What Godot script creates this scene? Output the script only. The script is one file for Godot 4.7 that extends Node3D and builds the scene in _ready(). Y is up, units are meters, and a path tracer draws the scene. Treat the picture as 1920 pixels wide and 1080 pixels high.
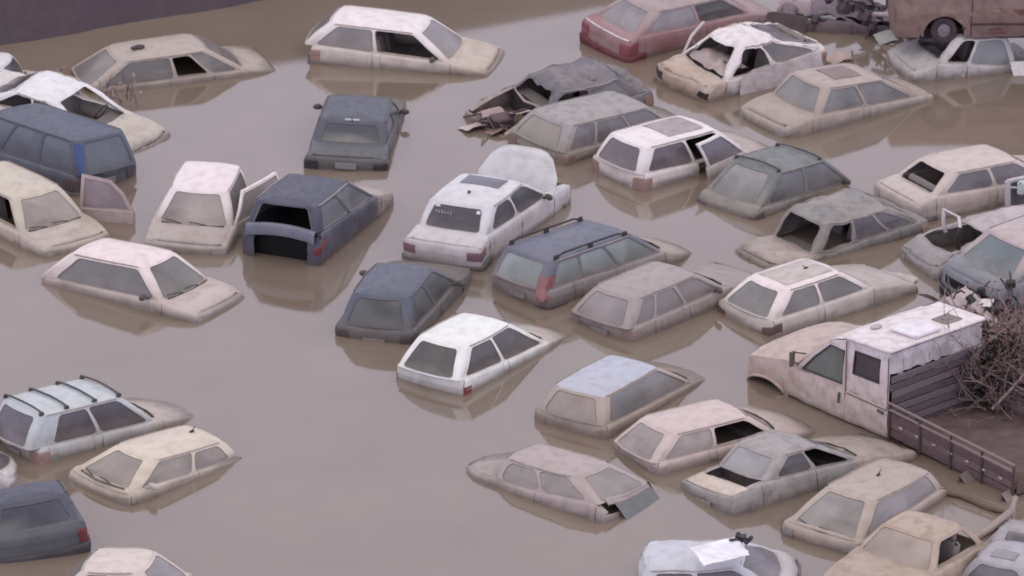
extends Node3D
# A yard of wrecked cars standing in muddy flood water, seen from high above through a long lens.

const OUT: Array[Vector3] = [Vector3(1, 0, 0), Vector3(0, 0, 1), Vector3(-1, 0, 0), Vector3(0, 0, -1)]
var M := {}
var taken := {}
var nz := FastNoiseLite.new()
var nf := FastNoiseLite.new()
var rng := RandomNumberGenerator.new()
var car := {}          # the numbers of the car that is being built


# ---------------------------------------------------------------- mesh helper
class MB:
	var v := PackedVector3Array()
	var n := PackedVector3Array()
	var t := PackedInt32Array()

	# rows of equal length become a sheet with smooth normals that face away from inside
	func grid(rows: Array, inside: Vector3, closed := false) -> void:
		var nr := rows.size()
		var nc: int = rows[0].size()
		var base := v.size()
		var nn := PackedVector3Array()
		nn.resize(nr * nc)
		var mid := Vector3.ZERO
		for r in rows:
			for p in r:
				v.append(p)
				mid += p
		mid /= float(nr * nc)
		var tri := PackedInt32Array()
		var turn := 0.0
		var last := nc if closed else nc - 1
		for i in nr - 1:
			for j in last:
				var k := (j + 1) % nc
				for q in [[i * nc + j, i * nc + k, (i + 1) * nc + k], [i * nc + j, (i + 1) * nc + k, (i + 1) * nc + j]]:
					var a: Vector3 = v[base + q[0]]
					var b: Vector3 = v[base + q[1]]
					var c: Vector3 = v[base + q[2]]
					var m := (c - a).cross(b - a)
					turn += m.dot((a + b + c) / 3.0 - inside)
					nn[q[0]] += m
					nn[q[1]] += m
					nn[q[2]] += m
					tri.append_array(q)
		var s := 1.0 if turn >= 0.0 else -1.0
		for i in range(0, tri.size(), 3):
			t.append(base + tri[i])
			t.append(base + (tri[i + 1] if s > 0 else tri[i + 2]))
			t.append(base + (tri[i + 2] if s > 0 else tri[i + 1]))
		for m in nn:
			n.append((m * s).normalized() if m.length_squared() > 1e-16 else Vector3.UP)

	func quad(a: Vector3, b: Vector3, c: Vector3, d: Vector3, inside: Vector3) -> void:
		grid([PackedVector3Array([a, b]), PackedVector3Array([d, c])], inside)

	# a box with chamfered edges, turned by a basis
	func box(at: Vector3, size: Vector3, turn := Basis(), cut := 0.012) -> void:
		var h := size / 2.0
		var c := minf(cut, minf(h.x, minf(h.y, h.z)) * 0.6)
		var f: Array[PackedVector3Array] = []
		for axis in 3:
			for s in [-1.0, 1.0]:
				var ring := PackedVector3Array()
				var b := (axis + 1) % 3
				var g := (axis + 2) % 3
				for q in [[-1, -1], [1, -1], [1, 1], [-1, 1]]:
					var p := Vector3.ZERO
					p[axis] = s * h[axis]
					p[b] = q[0] * (h[b] - c)
					p[g] = q[1] * (h[g] - c)
					ring.append(at + turn * p)
				quad(ring[0], ring[1], ring[2], ring[3], at)
		for axis in 3:
			var b := (axis + 1) % 3
			var g := (axis + 2) % 3
			for sb in [-1.0, 1.0]:
				for sg in [-1.0, 1.0]:
					var e := PackedVector3Array()
					for q in [[-1, 0], [1, 0], [1, 1], [-1, 1]]:
						var p := Vector3.ZERO
						p[axis] = q[0] * (h[axis] - c)
						p[b] = sb * (h[b] - (c if q[1] == 0 else 0.0))
						p[g] = sg * (h[g] - (0.0 if q[1] == 0 else c))
						e.append(at + turn * p)
					quad(e[0], e[1], e[2], e[3], at)

	# a tube along a path, its radius given at each point
	func tube(path: Array, radii: Array, sides := 7) -> void:
		var rows := []
		for i in path.size():
			var a: Vector3 = path[maxi(i - 1, 0)]
			var b: Vector3 = path[mini(i + 1, path.size() - 1)]
			var d := (b - a).normalized()
			var x := d.cross(Vector3.UP if absf(d.y) < 0.9 else Vector3.RIGHT).normalized()
			var y := d.cross(x)
			var ring := PackedVector3Array()
			var r: float = radii[mini(i, radii.size() - 1)]
			for k in sides:
				var w := TAU * k / sides
				ring.append(path[i] + (x * cos(w) + y * sin(w)) * r)
			rows.append(ring)
		for e in [0, path.size() - 1]:
			var tip := PackedVector3Array()
			for k in sides:
				tip.append(path[e])
			if e == 0:
				rows.push_front(tip)
			else:
				rows.append(tip)
		var at: Vector3 = path[path.size() / 2]
		# each length of the tube faces away from its own axis
		for i in rows.size() - 1:
			if rows.size() <= 5 or i == 0 or i == rows.size() - 2:
				pass
		grid_tube(rows, path, at)

	func grid_tube(rows: Array, path: Array, _at: Vector3) -> void:
		var nc: int = rows[0].size()
		var base := v.size()
		var nn := PackedVector3Array()
		nn.resize(rows.size() * nc)
		for i in rows.size():
			for p in rows[i]:
				v.append(p)
		for i in rows.size() - 1:
			var ax: Vector3 = (path[clampi(i - 1, 0, path.size() - 1)] + path[clampi(i, 0, path.size() - 1)]) / 2.0
			if i == 0:
				ax = path[0] + (path[1] - path[0]) * 0.3
			elif i == rows.size() - 2:
				ax = path[-1] + (path[-2] - path[-1]) * 0.3
			for j in nc:
				var k := (j + 1) % nc
				for q in [[i * nc + j, i * nc + k, (i + 1) * nc + k], [i * nc + j, (i + 1) * nc + k, (i + 1) * nc + j]]:
					var a: Vector3 = v[base + q[0]]
					var b: Vector3 = v[base + q[1]]
					var c: Vector3 = v[base + q[2]]
					var m := (c - a).cross(b - a)
					var f := m.dot((a + b + c) / 3.0 - ax) >= 0.0
					if not f:
						m = -m
					for o in q:
						nn[o] += m
					t.append(base + q[0])
					t.append(base + (q[1] if f else q[2]))
					t.append(base + (q[2] if f else q[1]))
		for m in nn:
			n.append(m.normalized() if m.length_squared() > 1e-16 else Vector3.UP)

	func bar(a: Vector3, b: Vector3, r: float, sides := 6) -> void:
		tube([a, b], [r, r], sides)

	func ball(at: Vector3, size: Vector3, turn := Basis(), rings := 6, sides := 10) -> void:
		var rows := []
		for i in rings + 1:
			var w := PI * i / rings
			var ring := PackedVector3Array()
			for k in sides:
				var o := TAU * k / sides
				ring.append(at + turn * (Vector3(sin(w) * cos(o), cos(w), sin(w) * sin(o)) * size / 2.0))
			rows.append(ring)
		grid(rows, at, true)


# ---------------------------------------------------------------- nodes
func numbered(called: String) -> String:
	var k: int = taken.get(called, 0)
	taken[called] = k + 1
	return called if k == 0 else "%s_%03d" % [called, k]


func tag(o: Node, label: String, category: String, group := "", kind := "") -> void:
	if label: o.set_meta("label", label)
	if category: o.set_meta("category", category)
	if group: o.set_meta("group", group)
	if kind: o.set_meta("kind", kind)


func thing(called: String, label: String, category: String, at: Vector3, turn := Vector3.ZERO, group := "") -> Node3D:
	var o := Node3D.new()
	o.name = numbered(called)
	add_child(o, true)
	o.position = at
	o.rotation_order = EULER_ORDER_YZX
	o.rotation_degrees = turn
	tag(o, label, category, group)
	return o


func vnoise(p: Vector3) -> Vector3:
	return Vector3(nz.get_noise_3dv(p), nz.get_noise_3dv(p + Vector3(31, 7, 3)), nz.get_noise_3dv(p + Vector3(-9, 41, 17)))


# how: «paint» (a car's own paint under its mud), or a plain colour with a little unevenness
func put(mb: MB, called: String, mat: Material, parent: Node, how = null, from := Vector3.ZERO, dent := -1.0) -> MeshInstance3D:
	var c := PackedColorArray()
	var nv := mb.v.size()
	c.resize(nv)
	var out := PackedVector3Array()
	out.resize(nv)
	var sd: Vector3 = car.get("seed", Vector3.ZERO)
	var d: float = dent if dent >= 0.0 else car.get("dent", 0.0)
	for i in nv:
		var p := mb.v[i]
		if how is String:
			c[i] = car_colour(p, mb.n[i], how)
		else:
			var k: Color = how if how is Color else Color(0.5, 0.5, 0.5)
			var w := 1.0 + 0.22 * nz.get_noise_3dv(p * 3.0 + sd) + 0.12 * nf.get_noise_3dv(p * 9.0 + sd)
			c[i] = Color(k.r * w, k.g * w, k.b * w)
		if d > 0.0:
			p += vnoise(p * 0.9 + sd) * d * 1.6 + vnoise(p * 2.7 + sd) * d
		out[i] = p - from
	var a := []
	a.resize(Mesh.ARRAY_MAX)
	a[Mesh.ARRAY_VERTEX] = out
	a[Mesh.ARRAY_NORMAL] = mb.n
	a[Mesh.ARRAY_COLOR] = c
	a[Mesh.ARRAY_INDEX] = mb.t
	var me := ArrayMesh.new()
	me.add_surface_from_arrays(Mesh.PRIMITIVE_TRIANGLES, a)
	var o := MeshInstance3D.new()
	o.mesh = me
	o.material_override = mat
	o.name = called
	o.position = from
	parent.add_child(o, true)
	return o


func lin(r: float, g: float, b: float) -> Color:
	return Color(r / 255.0, g / 255.0, b / 255.0).srgb_to_linear()


# paint below, dried silt above it: thick where the flood stood longest, washed off the roofs
func car_colour(p: Vector3, n: Vector3, how: String) -> Color:
	var sd: Vector3 = car.seed
	var big := nz.get_noise_3dv(p * 0.9 + sd)
	var fine := nf.get_noise_3dv(p * 4.0 + sd)
	var k: Color
	if how == "glass":
		k = car.glass
		var w := 1.0 + 0.09 * big + 0.03 * fine + 0.03 * nz.get_noise_3dv(Vector3(p.x * 7.0, p.y * 1.2, p.z * 7.0) + sd)
		var low := smoothstep(0.35, -0.05, p.y - float(car.yc)) * 0.35
		k = Color(k.r * w, k.g * w, k.b * w).lerp(car.mud, clampf(low + 0.15 * fine, 0.0, 0.6))
		var shade := 1.0 - 0.22 * smoothstep(0.05, 0.30, big) - 0.10 * smoothstep(0.25, 0.0, p.y - float(car.yc))   # where the film is thin the dark inside shows
		k = Color(k.r * shade, k.g * shade, k.b * shade)
	else:
		var up := smoothstep(float(car.yc) - 0.06, float(car.yr) - 0.12, p.y + 0.10 * big)
		var m := lerpf(car.ms, car.mr, up)
		if p.x > float(car.xc) - 0.05 or how == "hood":
			m = lerpf(m, car.mh, smoothstep(float(car.xc) - 0.1, float(car.xc) + 0.1, p.x))
		m = clampf(m + 0.26 * big * (1.2 - absf(m - 0.5)) + 0.10 * fine, 0.0, 1.0)
		var mud: Color = car.mud
		var w := 1.0 + 0.09 * big + 0.05 * fine
		k = (car.paint as Color).lerp(Color(mud.r * w, mud.g * w * (1.0 + 0.02 * fine), mud.b * w), m)
	# tide lines that the falling water left
	var lift: float = (car.frame as Transform3D * p).y + 0.04 * big + 0.015 * fine
	for line in [0.23, 0.36]:
		var near := 1.0 - clampf(absf(lift - line - 0.06 * nz.get_noise_1d(sd.x + line * 50.0)) / 0.022, 0.0, 1.0)
		k = k.lerp(Color(k.r * 0.74, k.g * 0.72, k.b * 0.70), near * clampf(0.30 + big, 0.0, 1.0))
	# the wet mark just above the water
	var h: float = (car.frame as Transform3D * p).y
	var wet := smoothstep(0.15, 0.03, h + 0.05 * big + 0.03 * fine)
	return k.lerp(Color(0.16, 0.125, 0.105), wet * 0.72)


# ---------------------------------------------------------------- the car
# A car lies along x (nose at +x, right side at +z). Its cabin stands on a lower ring (glass bases) and carries an upper ring (roof edge).
func corners(upper: bool) -> Array[Vector3]:
	if upper:
		return [Vector3(car.xf, car.yr, -car.wr), Vector3(car.xf, car.yr, car.wr), Vector3(car.xr, car.yr, car.wr), Vector3(car.xr, car.yr, -car.wr)]
	return [Vector3(car.xc, car.yc, -car.wc), Vector3(car.xc, car.yc, car.wc), Vector3(car.xb, car.yb, car.wb), Vector3(car.xb, car.yb, -car.wb)]


func ring(up: int, side: int, u: float) -> Vector3:
	var k: Array[Vector3] = car.rings[up]
	var a := k[side]
	var b := k[(side + 1) % 4]
	var r: float = car.round[up] / a.distance_to(b)
	var bow: float = car.bow[up][side]
	return a.lerp(b, r + (1.0 - 2.0 * r) * u) + OUT[side] * bow * 4.0 * u * (1.0 - u)


func arc(up: int, corner: int, w: float) -> Vector3:
	var a := ring(up, (corner + 3) % 4, 1.0)
	var c := ring(up, corner, 0.0)
	var b: Vector3 = car.rings[up][corner]
	return a.lerp(b, w).lerp(b.lerp(c, w), w)


func cabin(side: int, u: float, v: float) -> Vector3:
	return ring(0, side, u).lerp(ring(1, side, u), v) + OUT[side] * float(car.bulge[side]) * 4.0 * v * (1.0 - v)


func cabin_corner(corner: int, w: float, v: float) -> Vector3:
	var o := (OUT[(corner + 3) % 4] * float(car.bulge[(corner + 3) % 4])).lerp(OUT[corner] * float(car.bulge[corner]), w)
	return arc(0, corner, w).lerp(arc(1, corner, w), v) + o * 4.0 * v * (1.0 - v)


# the outline of a window with rounded corners: [inner points, outer points] as (u, v)
func window_ring(side: int, u0: float, u1: float, inset: Array, rad: float, v0 := 0.0, v1 := 1.0) -> Array:
	var um := (u0 + u1) / 2.0
	var lu := cabin(side, u0, 0.5).distance_to(cabin(side, u1, 0.5)) / (u1 - u0)
	var lv := cabin(side, um, 0.0).distance_to(cabin(side, um, 1.0))
	var a := Vector2(u0 + float(inset[0]) / lu, v0 + float(inset[2]) / lv)
	var b := Vector2(u1 - float(inset[1]) / lu, v1 - float(inset[3]) / lv)
	var r := Vector2(rad / lu, rad / lv)
	r.x = minf(r.x, (b.x - a.x) * 0.48)
	r.y = minf(r.y, (b.y - a.y) * 0.48)
	var inner := PackedVector2Array()
	var outer := PackedVector2Array()
	var cs := [Vector2(b.x, a.y), Vector2(b.x, b.y), Vector2(a.x, b.y), Vector2(a.x, a.y)]   # corners in turn
	var ds := [Vector2(1, -1), Vector2(1, 1), Vector2(-1, 1), Vector2(-1, -1)]
	for c in 4:
		var k: Vector2 = cs[c]
		var d: Vector2 = ds[c]
		var centre := k - d * r
		for i in 5:
			var w := PI / 2.0 * (i / 4.0) + PI / 2.0 * (c - 1)
			var dir := Vector2(cos(w), sin(w))
			inner.append(centre + dir * r)
			var big := maxf(absf(dir.x), absf(dir.y))
			var q := centre + dir / big * r
			outer.append(Vector2(remap(q.x, a.x, b.x, u0, u1), remap(q.y, a.y, b.y, v0, v1)))
		var nk: Vector2 = cs[(c + 1) % 4]
		var nd: Vector2 = ds[(c + 1) % 4]
		var from := inner[-1]
		var w2 := PI / 2.0 * c
		var to := nk - nd * r + Vector2(cos(w2), sin(w2)) * r
		for i in range(1, 4):
			var q := from.lerp(to, i / 4.0)
			inner.append(q)
			outer.append(Vector2(remap(q.x, a.x, b.x, u0, u1), remap(q.y, a.y, b.y, v0, v1)))
	for i in outer.size():
		outer[i] = outer[i].clamp(Vector2(u0, v0), Vector2(u1, v1))
	return [inner, outer]


func lay(side: int, uv: PackedVector2Array, off := 0.0) -> PackedVector3Array:
	var r := PackedVector3Array()
	for q in uv:
		r.append(cabin(side, q.x, q.y) + OUT[side] * off)
	return r


func between(a: PackedVector2Array, b: PackedVector2Array, w: float) -> PackedVector2Array:
	var r := PackedVector2Array()
	for i in a.size():
		r.append(a[i].lerp(b[i], w))
	return r


# frame into mb, and the pane (unless it is gone) as a part of its own
func window(mb: MB, root: Node3D, called: String, side: int, u0: float, u1: float, inset: Array, rad: float, state: String, c0: Vector3) -> void:
	if state == "panel":
		var rows := []
		for i in 6:
			var r := PackedVector3Array()
			for j in 6: r.append(cabin(side, lerpf(u0, u1, j / 5.0), i / 5.0))
			rows.append(r)
		mb.grid(rows, c0)
		return
	var w := window_ring(side, u0, u1, inset, rad)
	mb.grid([lay(side, w[1]), lay(side, between(w[1], w[0], 0.5)), lay(side, w[0])], c0, true)
	var seal := MB.new()
	var mid := PackedVector2Array()
	var m := Vector2.ZERO
	for q in w[0]: m += q
	m /= float(w[0].size())
	for q in w[0]: mid.append(m)
	var thin := between(w[0], mid, 0.026)
	seal.grid([lay(side, w[0], 0.001), lay(side, thin, -0.004), lay(side, thin, -0.03)], c0, true)
	var holder: Node = root
	if state != "gone":
		var g := MB.new()
		g.grid([lay(side, w[0], -0.014), lay(side, between(w[0], mid, 0.35), -0.014), lay(side, between(w[0], mid, 0.7), -0.014), lay(side, mid, -0.014)], c0, true)
		var keep: Color = car.glass
		if state == "dark": car.glass = Color(0.06, 0.055, 0.06)
		elif state == "mid": car.glass = keep * 0.62
		holder = put(g, called, M.glass if state != "dark" else M.clean_glass, root, "glass")
		car.glass = keep
	put(seal, "window_seal" if state != "gone" else "empty_window_seal", M.trim, holder, car.get("seal", (car.mud as Color).lerp(Color(0.10, 0.092, 0.09), car.get("seal_dark", 0.30))))


func deck(x: float) -> float:
	var c := car
	if x > float(c.xc):
		var t: float = clampf((x - c.xc) / (c.xn - c.xc), 0.0, 1.1)
		return lerpf(c.yc, c.yn, t) + 0.025 * sin(PI * clampf(t, 0.0, 1.0))
	if x > float(c.xb):
		return lerpf(c.yb, c.yc, (x - c.xb) / (c.xc - c.xb))
	var s: float = clampf((c.xb - x) / maxf(0.02, c.xb - c.xt), 0.0, 1.1)
	return lerpf(c.yb, c.yt, s)


func half(x: float) -> float:
	var c := car
	var mid := lerpf(c.wb, c.wc, clampf((x - c.xb) / (c.xc - c.xb), 0.0, 1.0)) + float(c.flare)
	if x > float(c.xc):
		var t: float = clampf((x - c.xc) / (c.xn - 0.08 - c.xc), 0.0, 1.0)
		mid = lerpf(c.wc + c.flare, c.wn + 0.03, t * t * t)
	elif x < float(c.xb):
		var t: float = clampf((c.xb - x) / maxf(0.05, c.xb - c.xt - 0.04), 0.0, 1.0)
		mid = lerpf(c.wb + c.flare, c.wt + 0.03, t * t * t)
	return mid


# the plan of the body at its shoulder: a closed line of (x, z), from the left front corner round by the nose
func plan() -> Array:
	var pts := PackedVector2Array()
	var c := car
	var wf := half(c.xn - 0.09)
	for i in 13:
		var s := -1.0 + 2.0 * i / 12.0
		pts.append(Vector2(c.xn - 0.02 - 0.07 * pow(absf(s), 3.0), s * (wf - 0.012 * pow(absf(s), 12.0))))
	for i in range(1, 22):
		var x := lerpf(c.xn - 0.13, c.xt + 0.08, (i - 1) / 20.0)
		pts.append(Vector2(x, half(x)))
	var wr := half(c.xt + 0.06)
	for i in 13:
		var s := 1.0 - 2.0 * i / 12.0
		pts.append(Vector2(c.xt + 0.055 * pow(absf(s), 3.0), s * (wr - 0.012 * pow(absf(s), 12.0))))
	for i in range(1, 22):
		var x := lerpf(c.xt + 0.08, c.xn - 0.13, (i - 1) / 20.0)
		pts.append(Vector2(x, -half(x)))
	var nrm := PackedVector2Array()
	for i in pts.size():
		var d := pts[(i + 1) % pts.size()] - pts[(i + pts.size() - 1) % pts.size()]
		nrm.append(Vector2(d.y, -d.x).normalized())
	if nrm[20].y < 0.0:
		for i in nrm.size(): nrm[i] = -nrm[i]
	return [pts, nrm]


# a point of the body's flank at plan index i; h is the height below the deck edge
func flank(i: int, h: float, off := 0.0) -> Vector3:
	var q: Vector2 = car.plan[0][i]
	var m: Vector2 = car.plan[1][i]
	var o := off
	for k in range(FL.size() - 1):
		if h >= FL[k][0] and h <= FL[k + 1][0]:
			o += lerpf(FL[k][1], FL[k + 1][1], (h - FL[k][0]) / (FL[k + 1][0] - FL[k][0]))
			break
	return Vector3(q.x + m.x * o, deck(q.x + m.x * minf(o - off, 0.0)) - h, q.y + m.y * o)


const FL := [[0.0, -0.05], [0.012, -0.018], [0.05, 0.0], [0.15, 0.018], [0.165, 0.006], [0.30, 0.014], [0.50, -0.01], [0.72, -0.07]]


func patch(mb: MB, i0: int, i1: int, h0: float, h1: float, off: float, c0: Vector3, nh := 3, rim := 0.012) -> void:
	var rows := []
	var skirt := PackedVector3Array()
	var n: int = car.plan[0].size()
	for k in nh + 1:
		var r := PackedVector3Array()
		var h := lerpf(h0, h1, k / float(nh))
		r.append(flank((i0 + n) % n, h, off - rim))
		for i in range(i0, i1 + 1): r.append(flank((i + n) % n, h, off))
		r.append(flank((i1 + n) % n, h, off - rim))
		if k == 0:
			var e := PackedVector3Array()
			for i in range(i0 - 1, i1 + 2): e.append(flank((clampi(i, i0, i1) + n) % n, h, off - rim))
			rows.append(e)
		rows.append(r)
		if k == nh:
			for i in range(i0 - 1, i1 + 2): skirt.append(flank((clampi(i, i0, i1) + n) % n, h, off - rim))
	rows.append(skirt)
	mb.grid(rows, c0)


# the hood or the trunk deck: c across (-1..1), r along (0 at the glass, 1 at the end)
func top_point(front: bool, c: float, r: float, tuck := 0.0) -> Vector3:
	var s := 1.0 if front else -1.0
	var x0: float = (car.xc - 0.05) if front else (car.xb + 0.05)
	var bow: float = car.bow[0][0 if front else 2]
	var x1: float = (car.xn - 0.07 - 0.07 * pow(absf(c), 3.0)) if front else (car.xt + 0.05 + 0.055 * pow(absf(c), 3.0))
	x1 -= s * tuck * pow(absf(c), 5.0)
	x0 += s * bow * (1.0 - c * c) * 0.9
	var x := lerpf(x0, x1, r)
	var w := half(x) - 0.05
	var y := deck(x) + float(car.crown) * (1.0 - c * c) * (0.4 + 0.6 * r) * (1.0 - pow(clampf(r, 0.0, 1.0), 5.0))
	if front: y += 0.014 * smoothstep(0.62, 0.50, absf(c)) * (1.0 - pow(clampf(r, 0.0, 1.0), 6.0)) * smoothstep(0.0, 0.15, r)
	return Vector3(x, y, c * w)


func top_sheet(mb: MB, front: bool, ca: float, cb: float, ra: float, rb: float, lift: float, c0: Vector3, rim := 0.0, tuck := 0.0) -> void:
	var rows := []
	var nr := 9
	var nc := 10
	for i in nr + 1:
		var row := PackedVector3Array()
		for j in nc + 1:
			row.append(top_point(front, lerpf(ca, cb, j / float(nc)), lerpf(ra, rb, i / float(nr)), tuck) + Vector3(0, lift, 0))
		if rim > 0.0:
			row.insert(0, row[0] - Vector3(0, rim, 0))
			row.append(row[-1] - Vector3(0, rim, 0))
		rows.append(row)
	if rim > 0.0:
		for e in [0, rows.size() - 1]:
			var row := PackedVector3Array()
			for p in rows[e]: row.append(p - Vector3(0, rim if p.y > -9 else 0.0, 0))
			row[0] = rows[e][0]
			row[-1] = rows[e][-1]
			if e == 0: rows.push_front(row)
			else: rows.append(row)
	mb.grid(rows, c0)


func seat(root: Node3D, at: Vector3, w: float) -> void:
	var s := MB.new()
	s.box(at + Vector3(0, 0.22, 0), Vector3(0.5, 0.2, w), Basis(), 0.05)
	s.box(at + Vector3(-0.26, 0.58, 0), Vector3(0.16, 0.62, w), Basis(Vector3(0, 0, 1), 0.22), 0.06)
	if w < 0.7: s.box(at + Vector3(-0.36, 0.95, 0), Vector3(0.10, 0.16, 0.26), Basis(), 0.04)
	put(s, "seat", M.cloth, root, Color(0.30, 0.26, 0.25), Vector3.ZERO, 0.0)


func build_car(d: Dictionary) -> Node3D:
	car = d
	var c := car
	c.seed = Vector3(rng.randf() * 90.0, rng.randf() * 90.0, rng.randf() * 90.0)
	if not c.has("flare"): c.flare = 0.075
	if not c.has("crown"): c.crown = 0.045
	if not c.has("round"): c.round = [0.07, 0.12]
	if not c.has("bow"): c.bow = [[0.10, 0.03, 0.06, 0.03], [0.05, 0.02, 0.045, 0.02]]
	if not c.has("bulge"): c.bulge = [0.025, 0.022, 0.025, 0.022]
	if not c.has("dent"): c.dent = 0.006
	c.rings = [corners(false), corners(true)]
	var root := thing(c.called, c.label, c.category, Vector3(c.at[0], c.at[2], c.at[1]), Vector3(c.turn[2], c.turn[0], c.turn[1]), c.get("group", "cars stranded in the flood water"))
	c.frame = root.transform
	c.plan = plan()
	var skin: Material = M.worn if c.get("worn", false) else M.paint
	var mid := Vector3((c.xc + c.xb) / 2.0, c.yc * 0.75, 0)
	var no_hood: bool = c.get("hood", "shut") in ["up", "none"]
	var no_trunk: bool = c.get("trunk", "shut") in ["open", "none"]
	# -- lower body
	var body := MB.new()
	var n: int = c.plan[0].size()
	var gap := []                                   # plan indices left out where a door stands open
	var cuts: Array = c.get("cuts", [0.0, 0.46, 1.0])       # along the flank, 0 at the windshield
	var cell: Array = c.get("door_cell", [])
	if cell:
		var xa := lerpf(c.xc, c.xb, float(cuts[cell[1]])) - 0.08
		var xe := lerpf(c.xc, c.xb, float(cuts[cell[1] + 1])) + 0.03
		var ia := 999
		var ib := -1
		for i in range(13 if cell[0] == 1 else 47, 34 if cell[0] == 1 else 68):
			if c.plan[0][i].x < xa and c.plan[0][i].x > xe:
				ia = mini(ia, i)
				ib = maxi(ib, i)
		gap.append([ia, ib])
	var tail_cut: bool = c.get("tail_cut", false)
	var segs := []
	var holes := []
	for g in gap: holes.append(g)
	if tail_cut: holes.append([36, 44])
	holes.sort_custom(func(a, b): return a[0] < b[0])
	var from := 0
	for h in holes:
		segs.append([from, h[0]])
		from = h[1]
	segs.append([from, n])
	for s in segs:
		var rows := []
		for f in FL:
			var r := PackedVector3Array()
			for i in range(s[0], s[1] + 1): r.append(flank(i % n, f[0]))
			rows.append(r)
		body.grid(rows, mid)
	# ledges under the side glass
	for s in [-1.0, 1.0]:
		var rows := []
		for k in 3:
			var r := PackedVector3Array()
			for i in 15:
				var x := lerpf(c.xn - 0.16, c.xt + 0.10, i / 14.0)
				var e := half(x) - 0.05
				var inn := lerpf(c.wb, c.wc, clampf((x - c.xb) / (c.xc - c.xb), -0.1, 1.1)) - 0.10
				r.append(Vector3(x, deck(x) + 0.002 * k, s * lerpf(e, minf(inn, e - 0.04), k / 2.0)))
			rows.append(r)
		body.grid(rows, mid - Vector3(0, 3, 0))
	# decks
	if not no_hood: top_sheet(body, true, -1.0, 1.0, -0.05, 1.0, 0.0, mid - Vector3(0, 3, 0))
	if not no_trunk: top_sheet(body, false, -1.0, 1.0, -0.05, 1.0, 0.0, mid - Vector3(0, 3, 0))
	# -- cabin: corner posts, frames and panes
	var top := Vector3((c.xf + c.xr) / 2.0, c.yc, 0)
	var bare: bool = c.get("no_cabin", false)
	for k in (4 if not bare else 0):
		var rows := []
		for i in 6:
			var r := PackedVector3Array()
			for j in 6: r.append(cabin_corner(k, i / 5.0, j / 5.0))
			rows.append(r)
		body.grid(rows, top)
	var win: Dictionary = c.get("windows", {})
	var fr: Array = c.get("front_inset", [0.025, 0.025, 0.02, 0.035])
	var rr: Array = c.get("rear_inset", [0.035, 0.035, 0.025, 0.045])
	if not bare:
		window(body, root, "windshield", 0, 0.0, 1.0, fr, 0.06, win.get("front", "pane"), top)
		var keep: Color = c.glass
		c.glass = c.get("rear_glass", keep)
		window(body, root, "rear_window", 2, 0.0, 1.0, rr, c.get("rear_round", 0.07), win.get("rear", "pane"), top)
		c.glass = keep
	for side in ([1, 3] if not bare else []):
		var states: Array = win.get("right" if side == 1 else "left", [])
		for k in cuts.size() - 1:
			var st: String = states[k] if k < states.size() else "pane"
			var first := k == 0
			var last := k == cuts.size() - 2
			var ins := [c.get("post_a", 0.035) if first else 0.03, c.get("post_c", 0.10) if last else 0.03, 0.02, 0.04]
			if st == "door":
				ins[2] = -0.03
				st = "gone"
			var ua: float = cuts[k]
			var ub: float = cuts[k + 1]
			if side == 3:
				ins = [ins[1], ins[0], ins[2], ins[3]]
				ua = 1.0 - float(cuts[k + 1])
				ub = 1.0 - float(cuts[k])
			window(body, root, "side_window", side, ua, ub, ins, c.get("side_round", 0.07), st, top)
	put(body, "body", skin, root, "paint")
	# -- roof
	var roof := MB.new()
	var edge := PackedVector3Array()
	var spine := PackedVector3Array()
	for s in 4:
		for i in 5: edge.append(arc(1, s, i / 5.0))
		for i in (9 if s % 2 == 0 else 13): edge.append(ring(1, s, i / (9.0 if s % 2 == 0 else 13.0)))
	for p in edge:
		spine.append(Vector3(clampf(p.x, c.xr + 0.42, c.xf - 0.42), c.yr, 0.0) if c.xf - c.xr > 0.9 else Vector3((c.xf + c.xr) / 2.0, c.yr, 0.0))
	var rows2 := []
	var cr: float = c.get("roof_crown", 0.068)
	for s in [0.0, 0.035, 0.1, 0.22, 0.4, 0.6, 0.8, 1.0]:
		var r := PackedVector3Array()
		for i in edge.size():
			var p := edge[i].lerp(spine[i], s)
			p.y = edge[i].y + cr * (1.0 - pow(1.0 - s, 2.4)) + (0.0 if s > 0.0 else -0.012)
			r.append(p)
		rows2.append(r)
	roof.grid(rows2, top, true)
	if not bare:
		var keep: Color = c.paint
		c.paint = c.get("roof_over", keep)
		put(roof, "roof", skin, root, "paint")
		c.paint = keep
	if not bare and c.get("gutter", true):
		for side in [1, 3]:
			var gm := MB.new()
			var path := []
			for i in 15: path.append(ring(1, side, i / 14.0) + OUT[side] * 0.006 + Vector3(0, 0.002, 0))
			gm.tube(path, [0.013], 5)
			put(gm, "drip_rail", M.paint, root, (c.mud as Color).lerp(Color(0.2, 0.18, 0.175), 0.18))
	# -- hood and trunk lid, a little proud of the body round them
	if c.get("hood", "shut") == "shut":
		var hd := MB.new()
		top_sheet(hd, true, -0.90, 0.90, 0.07, 0.965, 0.005, mid - Vector3(0, 3, 0), 0.016)
		put(hd, "hood", skin, root, "hood")
	elif c.hood == "up":
		var hd := MB.new()
		top_sheet(hd, true, -1.05, 1.05, 0.04, 1.0, 0.01, mid - Vector3(0, 3, 0), 0.03, 0.34)
		var h := put(hd, "raised_hood", M.paint, root, "hood", Vector3(c.xc + 0.12, c.yc, 0))
		h.rotation_degrees.z = c.get("hood_angle", 62.0)
	if c.get("trunk", "shut") == "shut" and c.xb - c.xt > 0.3:
		var tl := MB.new()
		top_sheet(tl, false, -0.88, 0.88, 0.10, 0.97, 0.005, mid - Vector3(0, 3, 0), 0.014)
		put(tl, "trunk_lid", skin, root, "paint")
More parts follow.
